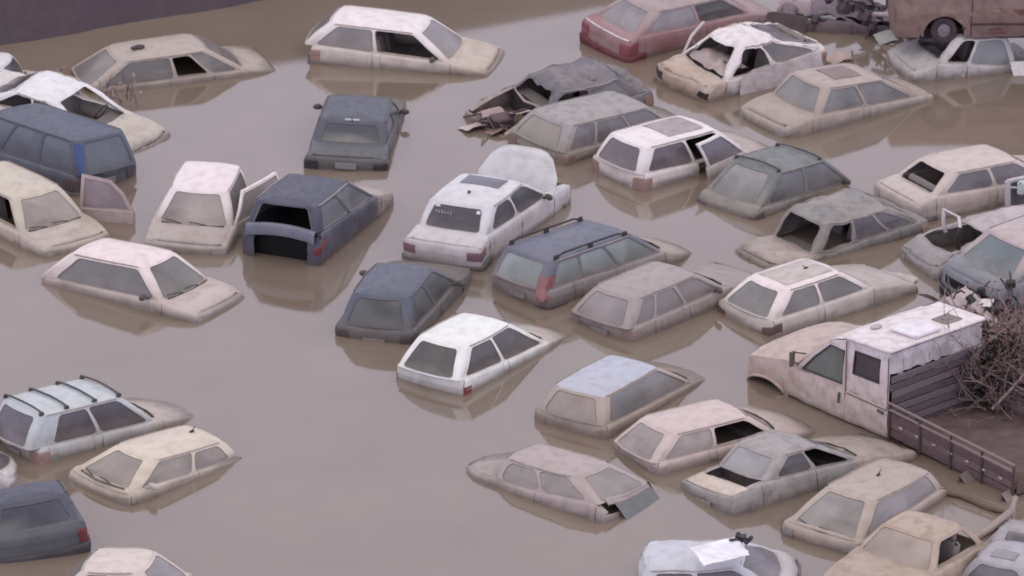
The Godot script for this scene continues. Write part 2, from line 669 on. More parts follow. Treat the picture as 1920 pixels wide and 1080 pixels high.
	if no_hood:
		var eb := MB.new()
		var z: float = c.wn - 0.08
		eb.box(Vector3((c.xc + c.xn) / 2.0, c.yn - 0.30, 0), Vector3(0.62, 0.34, 0.62), Basis(Vector3.UP, 0.1), 0.05)
		eb.ball(Vector3((c.xc + c.xn) / 2.0 + 0.05, c.yn - 0.10, 0.08), Vector3(0.36, 0.14, 0.36))
		eb.box(Vector3(c.xc + 0.3, c.yn - 0.14, -z + 0.2), Vector3(0.26, 0.18, 0.18), Basis(), 0.02)
		eb.tube([Vector3(c.xn - 0.3, c.yn - 0.12, 0.2), Vector3(c.xn - 0.5, c.yn - 0.04, 0.3), Vector3(c.xc + 0.3, c.yn - 0.08, 0.15)], [0.03, 0.03, 0.03])
		eb.quad(Vector3(c.xc + 0.02, c.yc, -z), Vector3(c.xc + 0.02, c.yc, z), Vector3(c.xc + 0.02, 0.3, z), Vector3(c.xc + 0.02, 0.3, -z), Vector3(c.xc - 1, 0.5, 0))
		put(eb, "engine", M.metal, root, Color(0.07, 0.062, 0.06))
	if no_trunk:
		var tb := MB.new()
		var z: float = c.wt - 0.06
		tb.quad(Vector3(c.xb + 0.1, c.yb - 0.05, -z), Vector3(c.xb + 0.1, c.yb - 0.05, z), Vector3(c.xb + 0.1, 0.3, z), Vector3(c.xb + 0.1, 0.3, -z), Vector3(c.xb + 1, 0.5, 0))
		for s in [-1.0, 1.0]:
			tb.quad(Vector3(c.xb + 0.1, c.yb - 0.06, s * z), Vector3(c.xt + 0.09, c.yt - 0.06, s * z), Vector3(c.xt + 0.09, 0.3, s * z), Vector3(c.xb + 0.1, 0.3, s * z), Vector3(c.xb, 0.5, s * 9.0))
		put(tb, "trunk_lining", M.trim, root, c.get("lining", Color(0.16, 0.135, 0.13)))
	# -- seats show where glass is gone
	if c.get("cabin", false):
		for s in [-0.36, 0.36]: seat(root, Vector3(lerpf(c.xc, c.xb, 0.42), 0.30, s * c.wc / 0.72), 0.46)
		if c.xc - c.xb > 2.1: seat(root, Vector3(lerpf(c.xc, c.xb, 0.80), 0.20, 0), 1.0)
		var db := MB.new()
		db.box(Vector3(c.xc - 0.22, c.yc - 0.16, 0), Vector3(0.40, 0.22, c.wc * 1.86), Basis(), 0.05)
		put(db, "dashboard", M.trim, root, Color(0.22, 0.19, 0.18), Vector3.ZERO, 0.0)
		var sw := MB.new()
		var hub := Vector3(c.xc - 0.42, c.yc + 0.02, -0.34)
		var loop := []
		for i in 17:
			var w := TAU * i / 16.0
			loop.append(hub + Basis(Vector3(0, 0, 1), -0.45) * Vector3(0, cos(w), sin(w)) * 0.18)
		sw.tube(loop, [0.014], 5)
		put(sw, "steering_wheel", M.trim, root, Color(0.05, 0.045, 0.045), Vector3.ZERO, 0.0)
	# -- doors: a pressing proud of the flank, with its handle
	var dw: Array = c.get("doors", [0, 1])
	if cuts.size() < 3: dw = [0]
	for side in [1, 3]:
		for k in dw:
			var xa := lerpf(c.xc, c.xb, float(cuts[k])) - (0.0 if k == 0 else 0.0)
			var xe := lerpf(c.xc, c.xb, float(cuts[k + 1]))
			var ia := 999
			var ib := -1
			var lo := 13 if side == 1 else 47
			for i in range(lo, lo + 21):
				var x: float = c.plan[0][i].x
				if x < xa - 0.01 and x > xe + 0.01:
					ia = mini(ia, i)
					ib = maxi(ib, i)
			if ib - ia < 2: continue
			var cutout := false
			for g in holes:
				if not (ib <= g[0] or ia >= g[1]): cutout = true
			if cutout: continue
			var dm := MB.new()
			patch(dm, ia, ib, 0.035, 0.62, 0.007, mid, 6)
			var o := put(dm, "door", skin, root, "paint")
			for e in [ia - 1, ib + 1]:
				var gap_m := MB.new()
				var line := []
				for q in 6: line.append(flank(e, lerpf(0.012, 0.6, q / 5.0), 0.002))
				gap_m.tube(line, [0.008], 4)
				put(gap_m, "door_gap", M.trim, o, (c.mud as Color) * 0.45)
			if c.get("handles", false):
				var at := flank(ib - 1 if side == 1 else ia + 1, 0.10, 0.022)
				var hm := MB.new()
				hm.box(at, Vector3(0.17, 0.028, 0.03), Basis(), 0.01)
				put(hm, "door_handle", M.trim, o, c.get("handle_colour", Color(0.10, 0.09, 0.088)))
	# -- lamps
	if c.get("tail_lamps", true):
		for s in c.get("lamp_sides", [1, -1]):
			var lm := MB.new()
			var mid_i := 34 if s == 1 else 46
			var h1: float = c.get("lamp_h", 0.24)
			patch(lm, mid_i - (2 if s == 1 else c.get("lamp_w", 3) - 1), mid_i + (c.get("lamp_w", 3) - 1 if s == 1 else 2), c.get("lamp_top", 0.07), c.get("lamp_top", 0.07) + h1, 0.012, mid, 3)
			put(lm, "tail_lamp", M.lamp, root, c.get("lamp_colour", (c.mud as Color) * Color(0.80, 0.64, 0.63)))
	if c.get("d_lamps", false):
		for k in [2]:
			var lm := MB.new()
			var rows := []
			for i in 8:
				var r := PackedVector3Array()
				var v := lerpf(-0.30, 0.50, i / 7.0)
				var w := maxf(v, 0.0)
				var line := [cabin(k - 1, 0.945, w), cabin(k - 1, 0.975, w), cabin(k - 1, 1.0, w)]
				for j in range(1, 5): line.append(cabin_corner(k, j / 4.0, w))
				line.append(cabin(k % 4, 0.03, w))
				line.append(cabin(k % 4, 0.065, w))
				if k == 3: line = [cabin(2, 0.935, w), cabin(2, 0.97, w), cabin(2, 1.0, w), cabin_corner(3, 0.25, w), cabin_corner(3, 0.5, w), cabin_corner(3, 0.75, w), cabin(3, 0.0, w), cabin(3, 0.025, w), cabin(3, 0.055, w)]
				for p in line:
					var q: Vector3 = p + Vector3(-0.012, 0, 0.012 * (1.0 if k == 2 else -1.0))
					if v < 0.0: q += Vector3(-0.07, 0, 0.075 * (1.0 if k == 2 else -1.0)) * minf(1.0, -v * 5.0) + Vector3(0, v * 0.55, 0)
					r.append(q)
				rows.append(r)
			lm.grid(rows, top)
			put(lm, "tail_lamp", M.lamp, root, lin(156, 108, 108))
	if c.get("head_lamps", true) and not c.get("hood", "") == "none":
		for s in [1, -1]:
			var lm := MB.new()
			var i0 := 10 if s == 1 else 0
			patch(lm, i0, i0 + 2, 0.06, 0.20, 0.012, mid, 3)
			put(lm, "headlight", M.lamp, root, c.get("head_colour", Color(0.34, 0.31, 0.29)))
	# -- bumpers
	for e in ([0, 1] if not tail_cut else [0]):
		var bm := MB.new()
		patch(bm, -3 if e == 0 else 31, 15 if e == 0 else 49, 0.34, 0.54, 0.055, mid, 3, 0.05)
		put(bm, "bumper", M.trim, root, c.get("bumper_colour", Color(0.17, 0.15, 0.14)))
	if c.get("grille", false):
		var gm := MB.new()
		patch(gm, 1, 11, 0.10, 0.26, 0.012, mid, 3)
		put(gm, "grille", M.trim, root, Color(0.02, 0.019, 0.02))
	# -- number plate
	if c.get("plate", true) and not tail_cut:
		var at := flank(40, 0.22 if not c.has("plate_h") else c.plate_h, 0.02)
		var pm := MB.new()
		pm.box(at, Vector3(0.014, 0.13, 0.42), Basis(), 0.004)
		put(pm, "number_plate", M.trim, root, c.get("plate_colour", Color(0.33, 0.30, 0.28)), Vector3.ZERO, 0.0)
	# -- mirrors
	for s in c.get("mirrors", [-1, 1]):
		var mm := MB.new()
		var at := Vector3(c.xc - 0.30, c.yc + 0.07, s * (c.wc + 0.14))
		mm.ball(at, Vector3(0.10, 0.13, 0.20), Basis(Vector3.UP, -0.15 * s), 6, 8)
		mm.bar(at, Vector3(at.x + 0.03, at.y - 0.06, s * (c.wc - 0.02)), 0.025)
		put(mm, "mirror", M.trim, root, c.get("mirror_colour", Color(0.14, 0.125, 0.12)))
	# -- black strip and wipers at the foot of the windshield
	if not bare and win.get("front", "pane") != "gone" and c.get("wipers", true):
		var cw := MB.new()
		var line := []
		for i in 9:
			var u := 0.06 + 0.88 * i / 8.0
			line.append(cabin(0, u, 0.0) + Vector3(0.035, 0.014, 0))
		cw.tube(line, [0.02], 5)
		put(cw, "cowl_strip", M.trim, root, c.get("cowl_colour", Color(0.10, 0.09, 0.088)))
		for k in 2:
			var wm := MB.new()
			var u: float = 0.30 + 0.36 * k
			var a := cabin(0, u, 0.02) + Vector3(0.03, 0.02, 0)
			var b := cabin(0, u + 0.26, 0.10) + Vector3(0.022, 0.016, 0)
			wm.tube([a, a.lerp(b, 0.5) + Vector3(0.01, 0.012, 0), b], [0.012, 0.010, 0.008], 5)
			put(wm, "wiper", M.trim, root, Color(0.07, 0.062, 0.06))
	# -- things on the roof
	if c.get("rails", false):
		for s in [-1.0, 1.0]:
			var rl := MB.new()
			var path := []
			for i in 9:
				var x := lerpf(c.xr + 0.10, c.xf - 0.10, i / 8.0)
				path.append(Vector3(x, c.yr + 0.02 + (0.075 if i > 0 and i < 8 else 0.0), s * (c.wr - 0.035)))
			rl.tube(path, [0.02], 6)
			for i in 3:
				var x := lerpf(c.xr + 0.16, c.xf - 0.16, i / 2.0)
				rl.box(Vector3(x, c.yr + 0.05, s * (c.wr - 0.035)), Vector3(0.12, 0.09, 0.035))
			put(rl, "roof_rail", M.trim, root, Color(0.07, 0.065, 0.07))
	for q in c.get("bars", []):
		var bm := MB.new()
		var x := lerpf(c.xf, c.xr, q)
		var path := []
		for i in 9:
			var z: float = lerpf(-c.wr + 0.02, c.wr - 0.02, i / 8.0)
			path.append(Vector3(x, c.yr + 0.055 + 0.045 * (1.0 - pow(z / c.wr, 2.0)), z))
		bm.tube(path, [0.019], 6)
		for s in [-1.0, 1.0]: bm.box(Vector3(x, c.yr + 0.03, s * (c.wr - 0.05)), Vector3(0.09, 0.07, 0.05))
		put(bm, "roof_bar", M.trim, root, Color(0.11, 0.105, 0.11))
	if c.has("sunroof"):
		var q: Array = c.sunroof                     # from, to along the roof; share of the width; colour
		var sm := MB.new()
		var rows := []
		for i in 7:
			var r := PackedVector3Array()
			for j in 9:
				var x := lerpf(c.xf, c.xr, lerpf(q[0], q[1], i / 6.0))
				var z: float = lerpf(-1.0, 1.0, j / 8.0) * float(q[2]) * c.wr
				r.append(Vector3(x, roof_y(x, z) + 0.012, z))
			rows.append(r)
		sm.grid(rows, top)
		put(sm, q[4] if q.size() > 4 else "sunroof", M.glass if q[4] == "sunroof" else M.paint, root, q[3])
	if c.has("antenna"):
		var am := MB.new()
		var q: Array = c.antenna
		var x := lerpf(c.xf, c.xr, q[0])
		var z: float = q[1] * c.wr
		am.ball(Vector3(x, roof_y(x, z) + 0.015, z), Vector3(0.12, 0.045, 0.05))
		am.tube([Vector3(x, roof_y(x, z) + 0.02, z), Vector3(x - 0.08, roof_y(x, z) + 0.09, z)], [0.012, 0.006], 5)
		put(am, "antenna", M.trim, root, Color(0.06, 0.055, 0.055))
	return root


func roof_y(x: float, z: float) -> float:
	var c := car
	var cr: float = c.get("roof_crown", 0.068)
	var s1: float = 1.0 - clampf(absf(z) / c.wr, 0.0, 1.0)
	var s2: float = clampf(minf(c.xf - x, x - c.xr) / 0.42, 0.0, 1.0)
	var s := minf(s1, s2)
	return c.yr + cr * (1.0 - pow(1.0 - s, 2.4))


# an open door: the pressing and the window frame of one side cell, swung on its front edge
func open_door(root: Node3D, side: int, k: int, angle: float, state := "pane", label := "") -> void:
	var c := car
	var cuts: Array = c.get("cuts", [0.0, 0.46, 1.0])
	var ua: float = cuts[k]
	var ub: float = cuts[k + 1]
	if side == 3:
		ua = 1.0 - float(cuts[k + 1])
		ub = 1.0 - float(cuts[k])
	var top := Vector3((c.xf + c.xr) / 2.0, c.yc, 0)
	var lo := Vector3(c.xc - 0.02, c.yc - 0.3, (1.0 if side == 1 else -1.0) * (c.wc + 0.03))
	var hinge := Node3D.new()
	hinge.name = "open_door"
	root.add_child(hinge, true)
	hinge.position = lo
	hinge.rotation_degrees.y = angle
	if label: hinge.set_meta("label", label)
	var w := window_ring(side, ua, ub, [0.05, 0.05, 0.02, 0.05], 0.05)
	var fm := MB.new()
	fm.grid([lay(side, w[1], 0.02), lay(side, w[0], 0.02)], top, true)
	fm.grid([lay(side, w[0], 0.02), lay(side, w[0], -0.03)], top, true)
	fm.grid([lay(side, w[1], -0.03), lay(side, w[0], -0.03)], top + OUT[side] * 4.0, true)
	fm.grid([lay(side, w[1], 0.02), lay(side, w[1], -0.03)], top, true)
	var rows := []
	for i in 4:
		var r := PackedVector3Array()
		for j in 8:
			var p := cabin(side, lerpf(ua, ub, j / 7.0), 0.0)
			p.y = p.y - 0.6 * i / 3.0
			p += OUT[side] * (0.03 + 0.04 * sin(PI * i / 3.0))
			r.append(p)
		rows.append(r)
	fm.grid(rows, top)
	var back := []
	for r in rows:
		var q := PackedVector3Array()
		for p in r: q.append(p - OUT[side] * 0.09)
		back.append(q)
	fm.grid(back, top + OUT[side] * 4.0)
	for j in [0, 7]:
		var e1 := PackedVector3Array()
		var e2 := PackedVector3Array()
		for i in 4:
			e1.append(rows[i][j])
			e2.append(back[i][j])
		fm.grid([e1, e2], (rows[1][0] + rows[1][7]) / 2.0)
	fm.quad(rows[0][0], rows[0][7], back[0][7], back[0][0], rows[3][3])
	for i in fm.v.size(): fm.v[i] -= lo
	shift_put(fm, "door_panel", M.paint, hinge, lo)
	if state == "pane":
		var mid := PackedVector2Array()
		var m := Vector2.ZERO
		for q in w[0]: m += q
		m /= float(w[0].size())
		for q in w[0]: mid.append(m)
		var g := MB.new()
		g.grid([lay(side, w[0], 0.0), lay(side, between(w[0], mid, 0.5), 0.0), lay(side, mid, 0.0)], top, true)
		for i in g.v.size(): g.v[i] -= lo
		shift_put(g, "door_window", M.glass, hinge, lo, "glass")


# vertices are already relative to «lo»; colours are taken where they stood on the car
func shift_put(mb: MB, called: String, mat: Material, parent: Node, lo: Vector3, how = "paint") -> void:
	var o := put_shifted(mb, called, mat, parent, how, lo)
	o.position = Vector3.ZERO


func put_shifted(mb: MB, called: String, mat: Material, parent: Node, how, lo: Vector3) -> MeshInstance3D:
	for i in mb.v.size(): mb.v[i] += lo
	return put(mb, called, mat, parent, how, lo)


# ---------------------------------------------------------------- truck, scrap, brush
func sheet(mb: MB, nu: int, nv: int, f: Callable, inside: Vector3) -> void:
	var rows := []
	for i in nu + 1:
		var r := PackedVector3Array()
		for j in nv + 1: r.append(f.call(i / float(nu), j / float(nv)))
		rows.append(r)
	mb.grid(rows, inside)


func frame(mb: MB, outer: Array, inner: Array, inside: Vector3) -> void:
	for i in outer.size():
		var k := (i + 1) % outer.size()
		mb.quad(outer[i], outer[k], inner[k], inner[i], inside)


func fan(mb: MB, pts: Array, inside: Vector3) -> void:
	var m := Vector3.ZERO
	for p in pts: m += p
	m /= float(pts.size())
	var a := PackedVector3Array()
	var h := PackedVector3Array()
	var b := PackedVector3Array()
	for p in pts:
		a.append(p)
		h.append(p.lerp(m, 0.5))
		b.append(m)
	mb.grid([a, h, b], inside, true)


# a piece of torn sheet metal: two skins a few millimetres apart, bent and creased
func scrap(called: String, label: String, category: String, at: Vector3, size: Vector2, turn: Vector3, colour: Color, bend: float, crease: float, group := "", mat: Material = null) -> Node3D:
	car = {}
	var o := MB.new()
	var sd := Vector3(rng.randf() * 50.0, rng.randf() * 50.0, 0.0)
	for side in [0.0, 0.012]:
		var rows := []
		for i in 11:
			var r := PackedVector3Array()
			for j in 11:
				var u := i / 10.0 - 0.5
				var v := j / 10.0 - 0.5
				var edge := 1.0 + 0.10 * nz.get_noise_2d(u * 4.0 + sd.x, v * 4.0)
				var w := vnoise(Vector3(u * size.x, 0, v * size.y) * 1.1 + sd) * crease
				r.append(Vector3(u * size.x * edge, bend * (0.25 - u * u) * 4.0 * size.x * 0.25 - side, v * size.y * edge) + w)
			rows.append(r)
		o.grid(rows, Vector3(0, -50.0 if side == 0.0 else 50.0, 0))
	var n := put(o, numbered(called), mat if mat else M.paint, self, colour)
	n.position = at
	n.rotation_degrees = turn
	tag(n, label, category, group)
	return n


func branches(mb: MB, from: Vector3, dir: Vector3, length: float, r: float, depth: int) -> void:
	var path := [from]
	var p := from
	var d := dir.normalized()
	for i in 4:
		d = (d + Vector3(rng.randf() - 0.5, rng.randf() - 0.5, rng.randf() - 0.5) * 0.7).normalized()
		p += d * length / 4.0
		path.append(p)
	mb.tube(path, [r, r * 0.85, r * 0.7, r * 0.55, r * 0.35], 5)
	if depth > 0:
		for k in 3:
			var q: Vector3 = path[1 + rng.randi() % 4]
			branches(mb, q, d + Vector3(rng.randf() - 0.5, rng.randf() - 0.35, rng.randf() - 0.5) * 2.0, length * rng.randf_range(0.45, 0.8), r * 0.55, depth - 1)


func leaves(mb: MB, at: Vector3, size: Vector3, count: int, s: float) -> void:
	for i in count:
		var p := at + Vector3(rng.randfn() * size.x, rng.randfn() * size.y, rng.randfn() * size.z) * 0.45
		p.y = maxf(p.y, 0.03)
		var b := Basis.from_euler(Vector3(rng.randf() * TAU, rng.randf() * TAU, rng.randf() * TAU))
		var l := s * rng.randf_range(0.6, 1.4)
		mb.quad(p + b * Vector3(-l, 0, 0), p + b * Vector3(0, 0.1 * l, 0.35 * l), p + b * Vector3(l, 0, 0), p + b * Vector3(0, -0.1 * l, -0.35 * l), p + Vector3(0, -1, 0))


func truck() -> void:
	var root := thing("flatbed_truck", "muddy white flatbed truck with boxy crew cab and rusty slatted bed, nose pointing left", "truck", Vector3(7.296, 0, 6.225), Vector3(0, 130.7, 0))
	car = {"seed": Vector3(13, 5, 40), "paint": lin(236, 226, 228), "mud": lin(198, 180, 170), "mr": 0.12, "ms": 0.78, "mh": 0.97, "yc": 0.62, "yr": 1.70, "xc": 2.2, "glass": lin(128, 130, 126), "frame": root.transform, "dent": 0.012}
	var zc := 0.075
	var hw := 1.125
	var core := Vector3(1.2, 0.4, zc)
	var top_line := func(x: float) -> float:
		if x > 2.43: return lerpf(0.70, 0.49, (x - 2.43) / 1.09)
		if x > 2.27: return lerpf(0.62, 0.70, (x - 2.27) / 0.16)
		return 0.62
	# hood and fenders
	var body := MB.new()
	for s in [-1.0, 1.0]:
		var side_line := func(u: float, v: float) -> Vector3:
			var x := lerpf(3.50, 0.0, u)
			var low := 0.04
			if x > 2.55: low = -0.35
			var a := 1.0 - pow((x - 3.04) / 0.46, 2.0)
			if a > 0.0: low = maxf(low, 0.21 * sqrt(a))
			var t: float = top_line.call(x)
			return Vector3(x, lerpf(t, low, v), zc + s * (hw + 0.02 * sin(PI * v)))
		sheet(body, 56, 6, side_line, core)
		var lip := []
		for i in 15:
			var w := PI * i / 14.0
			lip.append(Vector3(3.04 + 0.46 * cos(w), 0.215 * sin(w) - 0.01, zc + s * (hw + 0.012)))
		body.tube(lip, [0.028], 6)
		var wl := MB.new()
		var rows := []
		for k in [[0.0, 0.0], [0.42, 0.0], [0.5, 0.04], [0.5, 0.2], [0.42, 0.24], [0.0, 0.24]]:
			var r := PackedVector3Array()
			for i in 20: r.append(Vector3(3.04 + cos(TAU * i / 20.0) * k[0], -0.42 + sin(TAU * i / 20.0) * k[0], zc + s * (hw - 0.10 - k[1])))
			rows.append(r)
		wl.grid(rows, Vector3(3.04, -0.42, zc + s * (hw - 0.22)), true)
		put(wl, "front_wheel", M.trim, root, Color(0.03, 0.028, 0.028))
		# cab sides: the front door with its raked window, then the crew door
		var z: float = zc + s * hw
		var zt: float = zc + s * (hw - 0.03)
		var fo := [Vector3(2.32, 0.62, z), Vector3(1.05, 0.62, z), Vector3(1.05, 1.54, zt), Vector3(1.47, 1.44, zt), Vector3(1.95, 1.02, z - s * 0.015)]
		var fi := [Vector3(2.14, 0.66, z), Vector3(1.16, 0.68, z), Vector3(1.12, 1.32, zt), Vector3(1.48, 1.32, zt), Vector3(1.87, 0.98, z - s * 0.013)]
		frame(body, fo, fi, core)
		var ro := [Vector3(1.05, 0.62, z), Vector3(0.0, 0.62, z), Vector3(0.0, 1.63, zt), Vector3(1.05, 1.56, zt)]
		var ri := [Vector3(0.88, 0.98, z - s * 0.01), Vector3(0.24, 1.0, z - s * 0.01), Vector3(0.25, 1.43, zt), Vector3(0.86, 1.40, zt)]
		frame(body, ro, ri, core)
		for pane in [[fi, "front_window", lin(126, 130, 124)], [ri, "crew_window", lin(84, 72, 78)]]:
			var g := MB.new()
			var q := []
			for p in pane[0]: q.append(p - Vector3(0, 0, s * 0.02))
			fan(g, q, core)
			var w := put(g, pane[1], M.glass, root, pane[2])
			var sl := MB.new()
			var loop := []
			for i in q.size() + 1: loop.append(pane[0][i % q.size()] + Vector3(0, 0, s * -0.004))
			sl.tube(loop, [0.017], 5)
			put(sl, "window_seal", M.trim, w, Color(0.09, 0.08, 0.078))
		# door edges and handles
		var ed := MB.new()
		ed.box(Vector3(1.05, 0.83, z + s * 0.003), Vector3(0.022, 1.40, 0.02))
		ed.box(Vector3(0.52, 0.56, z + s * 0.010), Vector3(0.98, 0.025, 0.02))
		ed.box(Vector3(0.03, 0.83, z + s * 0.002), Vector3(0.02, 1.44, 0.02))
		put(ed, "door_gap", M.trim, root, lin(128, 116, 110))
		var hd := MB.new()
		hd.box(Vector3(1.18, 0.42, z + s * 0.03), Vector3(0.05, 0.20, 0.04), Basis(), 0.015)
		hd.box(Vector3(0.16, 0.50, z + s * 0.03), Vector3(0.16, 0.05, 0.04), Basis(), 0.015)
		put(hd, "door_handle", M.trim, root, Color(0.12, 0.13, 0.09))
		var mr := MB.new()
		mr.box(Vector3(2.30, 0.82, z + s * 0.11), Vector3(0.05, 0.30, 0.13), Basis(), 0.03)
		mr.bar(Vector3(2.24, 0.70, z - s * 0.02), Vector3(2.30, 0.78, z + s * 0.11), 0.018)
		mr.bar(Vector3(2.10, 0.95, z - s * 0.03), Vector3(2.30, 0.96, z + s * 0.11), 0.015)
		put(mr, "mirror", M.trim, root, lin(120, 106, 102))
	sheet(body, 3, 10, func(u: float, v: float) -> Vector3:
		var z := lerpf(-hw, hw, v)
		return Vector3(3.50 + 0.05 * (1.0 - pow(z / hw, 2.0)) - 0.02 * u, lerpf(0.49 + 0.10 * (1.0 - pow(z / hw, 4.0)), -0.3, u), zc + z), core)
	sheet(body, 4, 8, func(u: float, v: float) -> Vector3:
		return Vector3(lerpf(1.05, 1.47, u), lerpf(1.56, 1.44, u) + 0.03 * sin(PI * v), lerpf(zc - hw + 0.03, zc + hw - 0.03, v)), core)
	var wo := [Vector3(2.32, 0.66, zc - hw), Vector3(2.40, 0.70, zc), Vector3(2.32, 0.66, zc + hw), Vector3(1.47, 1.44, zc + hw - 0.03), Vector3(1.50, 1.47, zc), Vector3(1.47, 1.44, zc - hw + 0.03)]
	var wi := []
	var wm := Vector3(1.92, 1.08, zc)
	for p in wo: wi.append(p.lerp(wm, 0.09))
	frame(body, wo, wi, core)
	put(body, "cab", M.worn, root, "paint")
	var ws := MB.new()
	fan(ws, wi, core)
	put(ws, "windshield", M.glass, root, lin(150, 142, 136))
	var hood := MB.new()
	sheet(hood, 12, 14, func(u: float, v: float) -> Vector3:
		var x := lerpf(2.30, 3.49 - 0.02 * absf(v - 0.5), u)
		var c := v * 2.0 - 1.0
		var t: float = top_line.call(x)
		return Vector3(x + 0.05 * (1.0 - c * c) * u, t + (0.10 * (1.0 - pow(absf(c), 4.0)) + 0.05 * (1.0 - c * c)) * (1.0 - 0.3 * pow(u, 6.0)), zc + c * hw), core)
	put(hood, "hood", M.worn, root, "hood")
	var gr := MB.new()
	for i in 5: gr.box(Vector3(3.56, 0.36 - i * 0.065, zc), Vector3(0.03, 0.03, 1.2))
	put(gr, "grille", M.trim, root, Color(0.06, 0.055, 0.052))
	for s in [-1.0, 1.0]:
		var hl := MB.new()
		hl.ball(Vector3(3.52, 0.24, zc + s * 0.82), Vector3(0.10, 0.22, 0.26))
		put(hl, "headlight", M.lamp, root, lin(160, 150, 142))
	# roof of the crew cab with its raised vent and hatch
	car.dent = 0.004
	var rf := MB.new()
	rf.box(Vector3(0.52, 1.645, zc), Vector3(1.17, 0.055, 2.36), Basis(Vector3(0, 0, 1), -0.06), 0.02)
	put(rf, "roof", M.worn, root, lin(236, 226, 226))
	var vt := MB.new()
	vt.box(Vector3(0.36, 1.735, -0.08), Vector3(0.68, 0.06, 0.64), Basis(Vector3(0, 0, 1), -0.06), 0.02)
	vt.box(Vector3(0.36, 1.69, -0.08), Vector3(0.60, 0.05, 0.56), Basis(Vector3(0, 0, 1), -0.06), 0.005)
	put(vt, "roof_vent", M.paint, root, lin(243, 237, 242))
	var ht := MB.new()
	ht.box(Vector3(0.36, 1.69, 0.70), Vector3(0.38, 0.03, 0.40), Basis(Vector3(0, 0, 1), -0.06), 0.01)
	ht.ball(Vector3(0.36, 1.71, 0.70), Vector3(0.22, 0.05, 0.22))
	put(ht, "roof_hatch", M.trim, root, lin(150, 138, 136))
	var st := MB.new()
	st.ball(Vector3(0.95, 1.68, -0.45), Vector3(0.16, 0.05, 0.26))
	put(st, "roof_stain_plate", M.paint, root, lin(190, 176, 176))
	# rear wall: white sheet above, weathered planks below
	var back := Vector3(1, 0.8, 0)
	var wall := MB.new()
	sheet(wall, 6, 30, func(u: float, v: float) -> Vector3:
		var z := lerpf(zc - hw, zc + hw, v)
		var low := 1.24 - 0.10 * smoothstep(0.55, 0.75, v) + 0.05 * nf.get_noise_2d(z * 3.0, 4.0)
		return Vector3(-0.012, lerpf(1.62, low, u), z), back)
	put(wall, "rear_wall_sheet", M.worn, root, lin(214, 206, 208))
	for i in 2:
		var ps := MB.new()
		sheet(ps, 4, 8, func(u: float, v: float) -> Vector3:
			return Vector3(-0.022 - 0.003 * i, lerpf(1.46 + 0.10 * nf.get_noise_2d(v * 6.0 + i, 3.0), 1.24 + 0.08 * nf.get_noise_2d(v * 6.0, i * 7.0), u), lerpf(-0.72 + i * 0.62, -0.25 + i * 0.62 + 0.1 * u, v)), back)
		put(ps, "bare_patch", M.paint, root, [lin(200, 190, 193), lin(194, 184, 186)][i])
	for i in 8:
		var pl := MB.new()
		pl.box(Vector3(-0.04 - 0.006 * rng.randf(), 1.15 - i * 0.142, -0.05 + 0.05 * rng.randf()), Vector3(0.035, 0.128, 2.0), Basis(Vector3(1, 0, 0), rng.randf_range(-0.02, 0.02)), 0.01)
		put(pl, "plank", M.cloth, root, [lin(124, 112, 116), lin(112, 100, 104), lin(134, 120, 122), lin(104, 92, 96)][i % 4])
	# bed
	var fl := MB.new()
	sheet(fl, 24, 18, func(u: float, v: float) -> Vector3:
		var x := lerpf(-0.03, -3.08, u)
		var z := lerpf(zc - hw + 0.05, zc + hw - 0.05, v)
		return Vector3(x, 0.15 + 0.07 * nz.get_noise_2d(x * 2.0, z * 2.0), z), Vector3(-1.5, -5, 0))
	put(fl, "bed_floor", M.mud, root, lin(118, 99, 97))
	for s in [-1.0, 1.0]:
		var z: float = zc + s * hw
		for i in 3:
			var pl := MB.new()
			var y := 0.15 + i * 0.148
			pl.box(Vector3(-1.55, y - 0.04, z - s * 0.012 * (i % 2)), Vector3(3.0, 0.132, 0.035), Basis(Vector3(0, 0, 1), 0.045), 0.008)
			put(pl, "plank", M.cloth, root, [lin(122, 104, 104), lin(132, 114, 112), lin(116, 98, 100)][i])
		for i in 2:
			var rl := MB.new()
			rl.bar(Vector3(0.0, 0.72 - i * 0.10, z + s * i * 0.03), Vector3(-3.05, 0.57 - i * 0.10, z + s * i * 0.03), 0.026)
			put(rl, "rail", M.metal, root, lin(146, 126, 122))
		for i in 5:
			var po := MB.new()
			var x := -0.06 - i * 0.75
			po.box(Vector3(x, 0.33 - i * 0.03, z + s * 0.03), Vector3(0.05, 0.72, 0.045))
			put(po, "post", M.metal, root, lin(92, 76, 78))
		for i in 7:
			var hk := MB.new()
			hk.ball(Vector3(-0.36 - i * 0.40, 0.36 - i * 0.018, z + s * 0.035), Vector3(0.10, 0.05, 0.03))
			put(hk, "lashing_hook", M.metal, root, lin(192, 178, 178))
	for i in 3:
		var tg := MB.new()
		tg.box(Vector3(-3.09, 0.10 + i * 0.15, zc), Vector3(0.035, 0.13, 2.2), Basis(), 0.008)
		put(tg, "tailgate_plank", M.cloth, root, lin(118 + 8 * i, 100 + 6 * i, 100))
	var ch := MB.new()
	for s in [-1.0, 1.0]: ch.box(Vector3(-1.5, -0.02, zc + s * 0.5), Vector3(3.2, 0.16, 0.09))
	for i in 5: ch.box(Vector3(-0.2 - i * 0.7, 0.03, zc), Vector3(0.08, 0.1, 2.1))
	put(ch, "chassis", M.metal, root, Color(0.05, 0.042, 0.045))
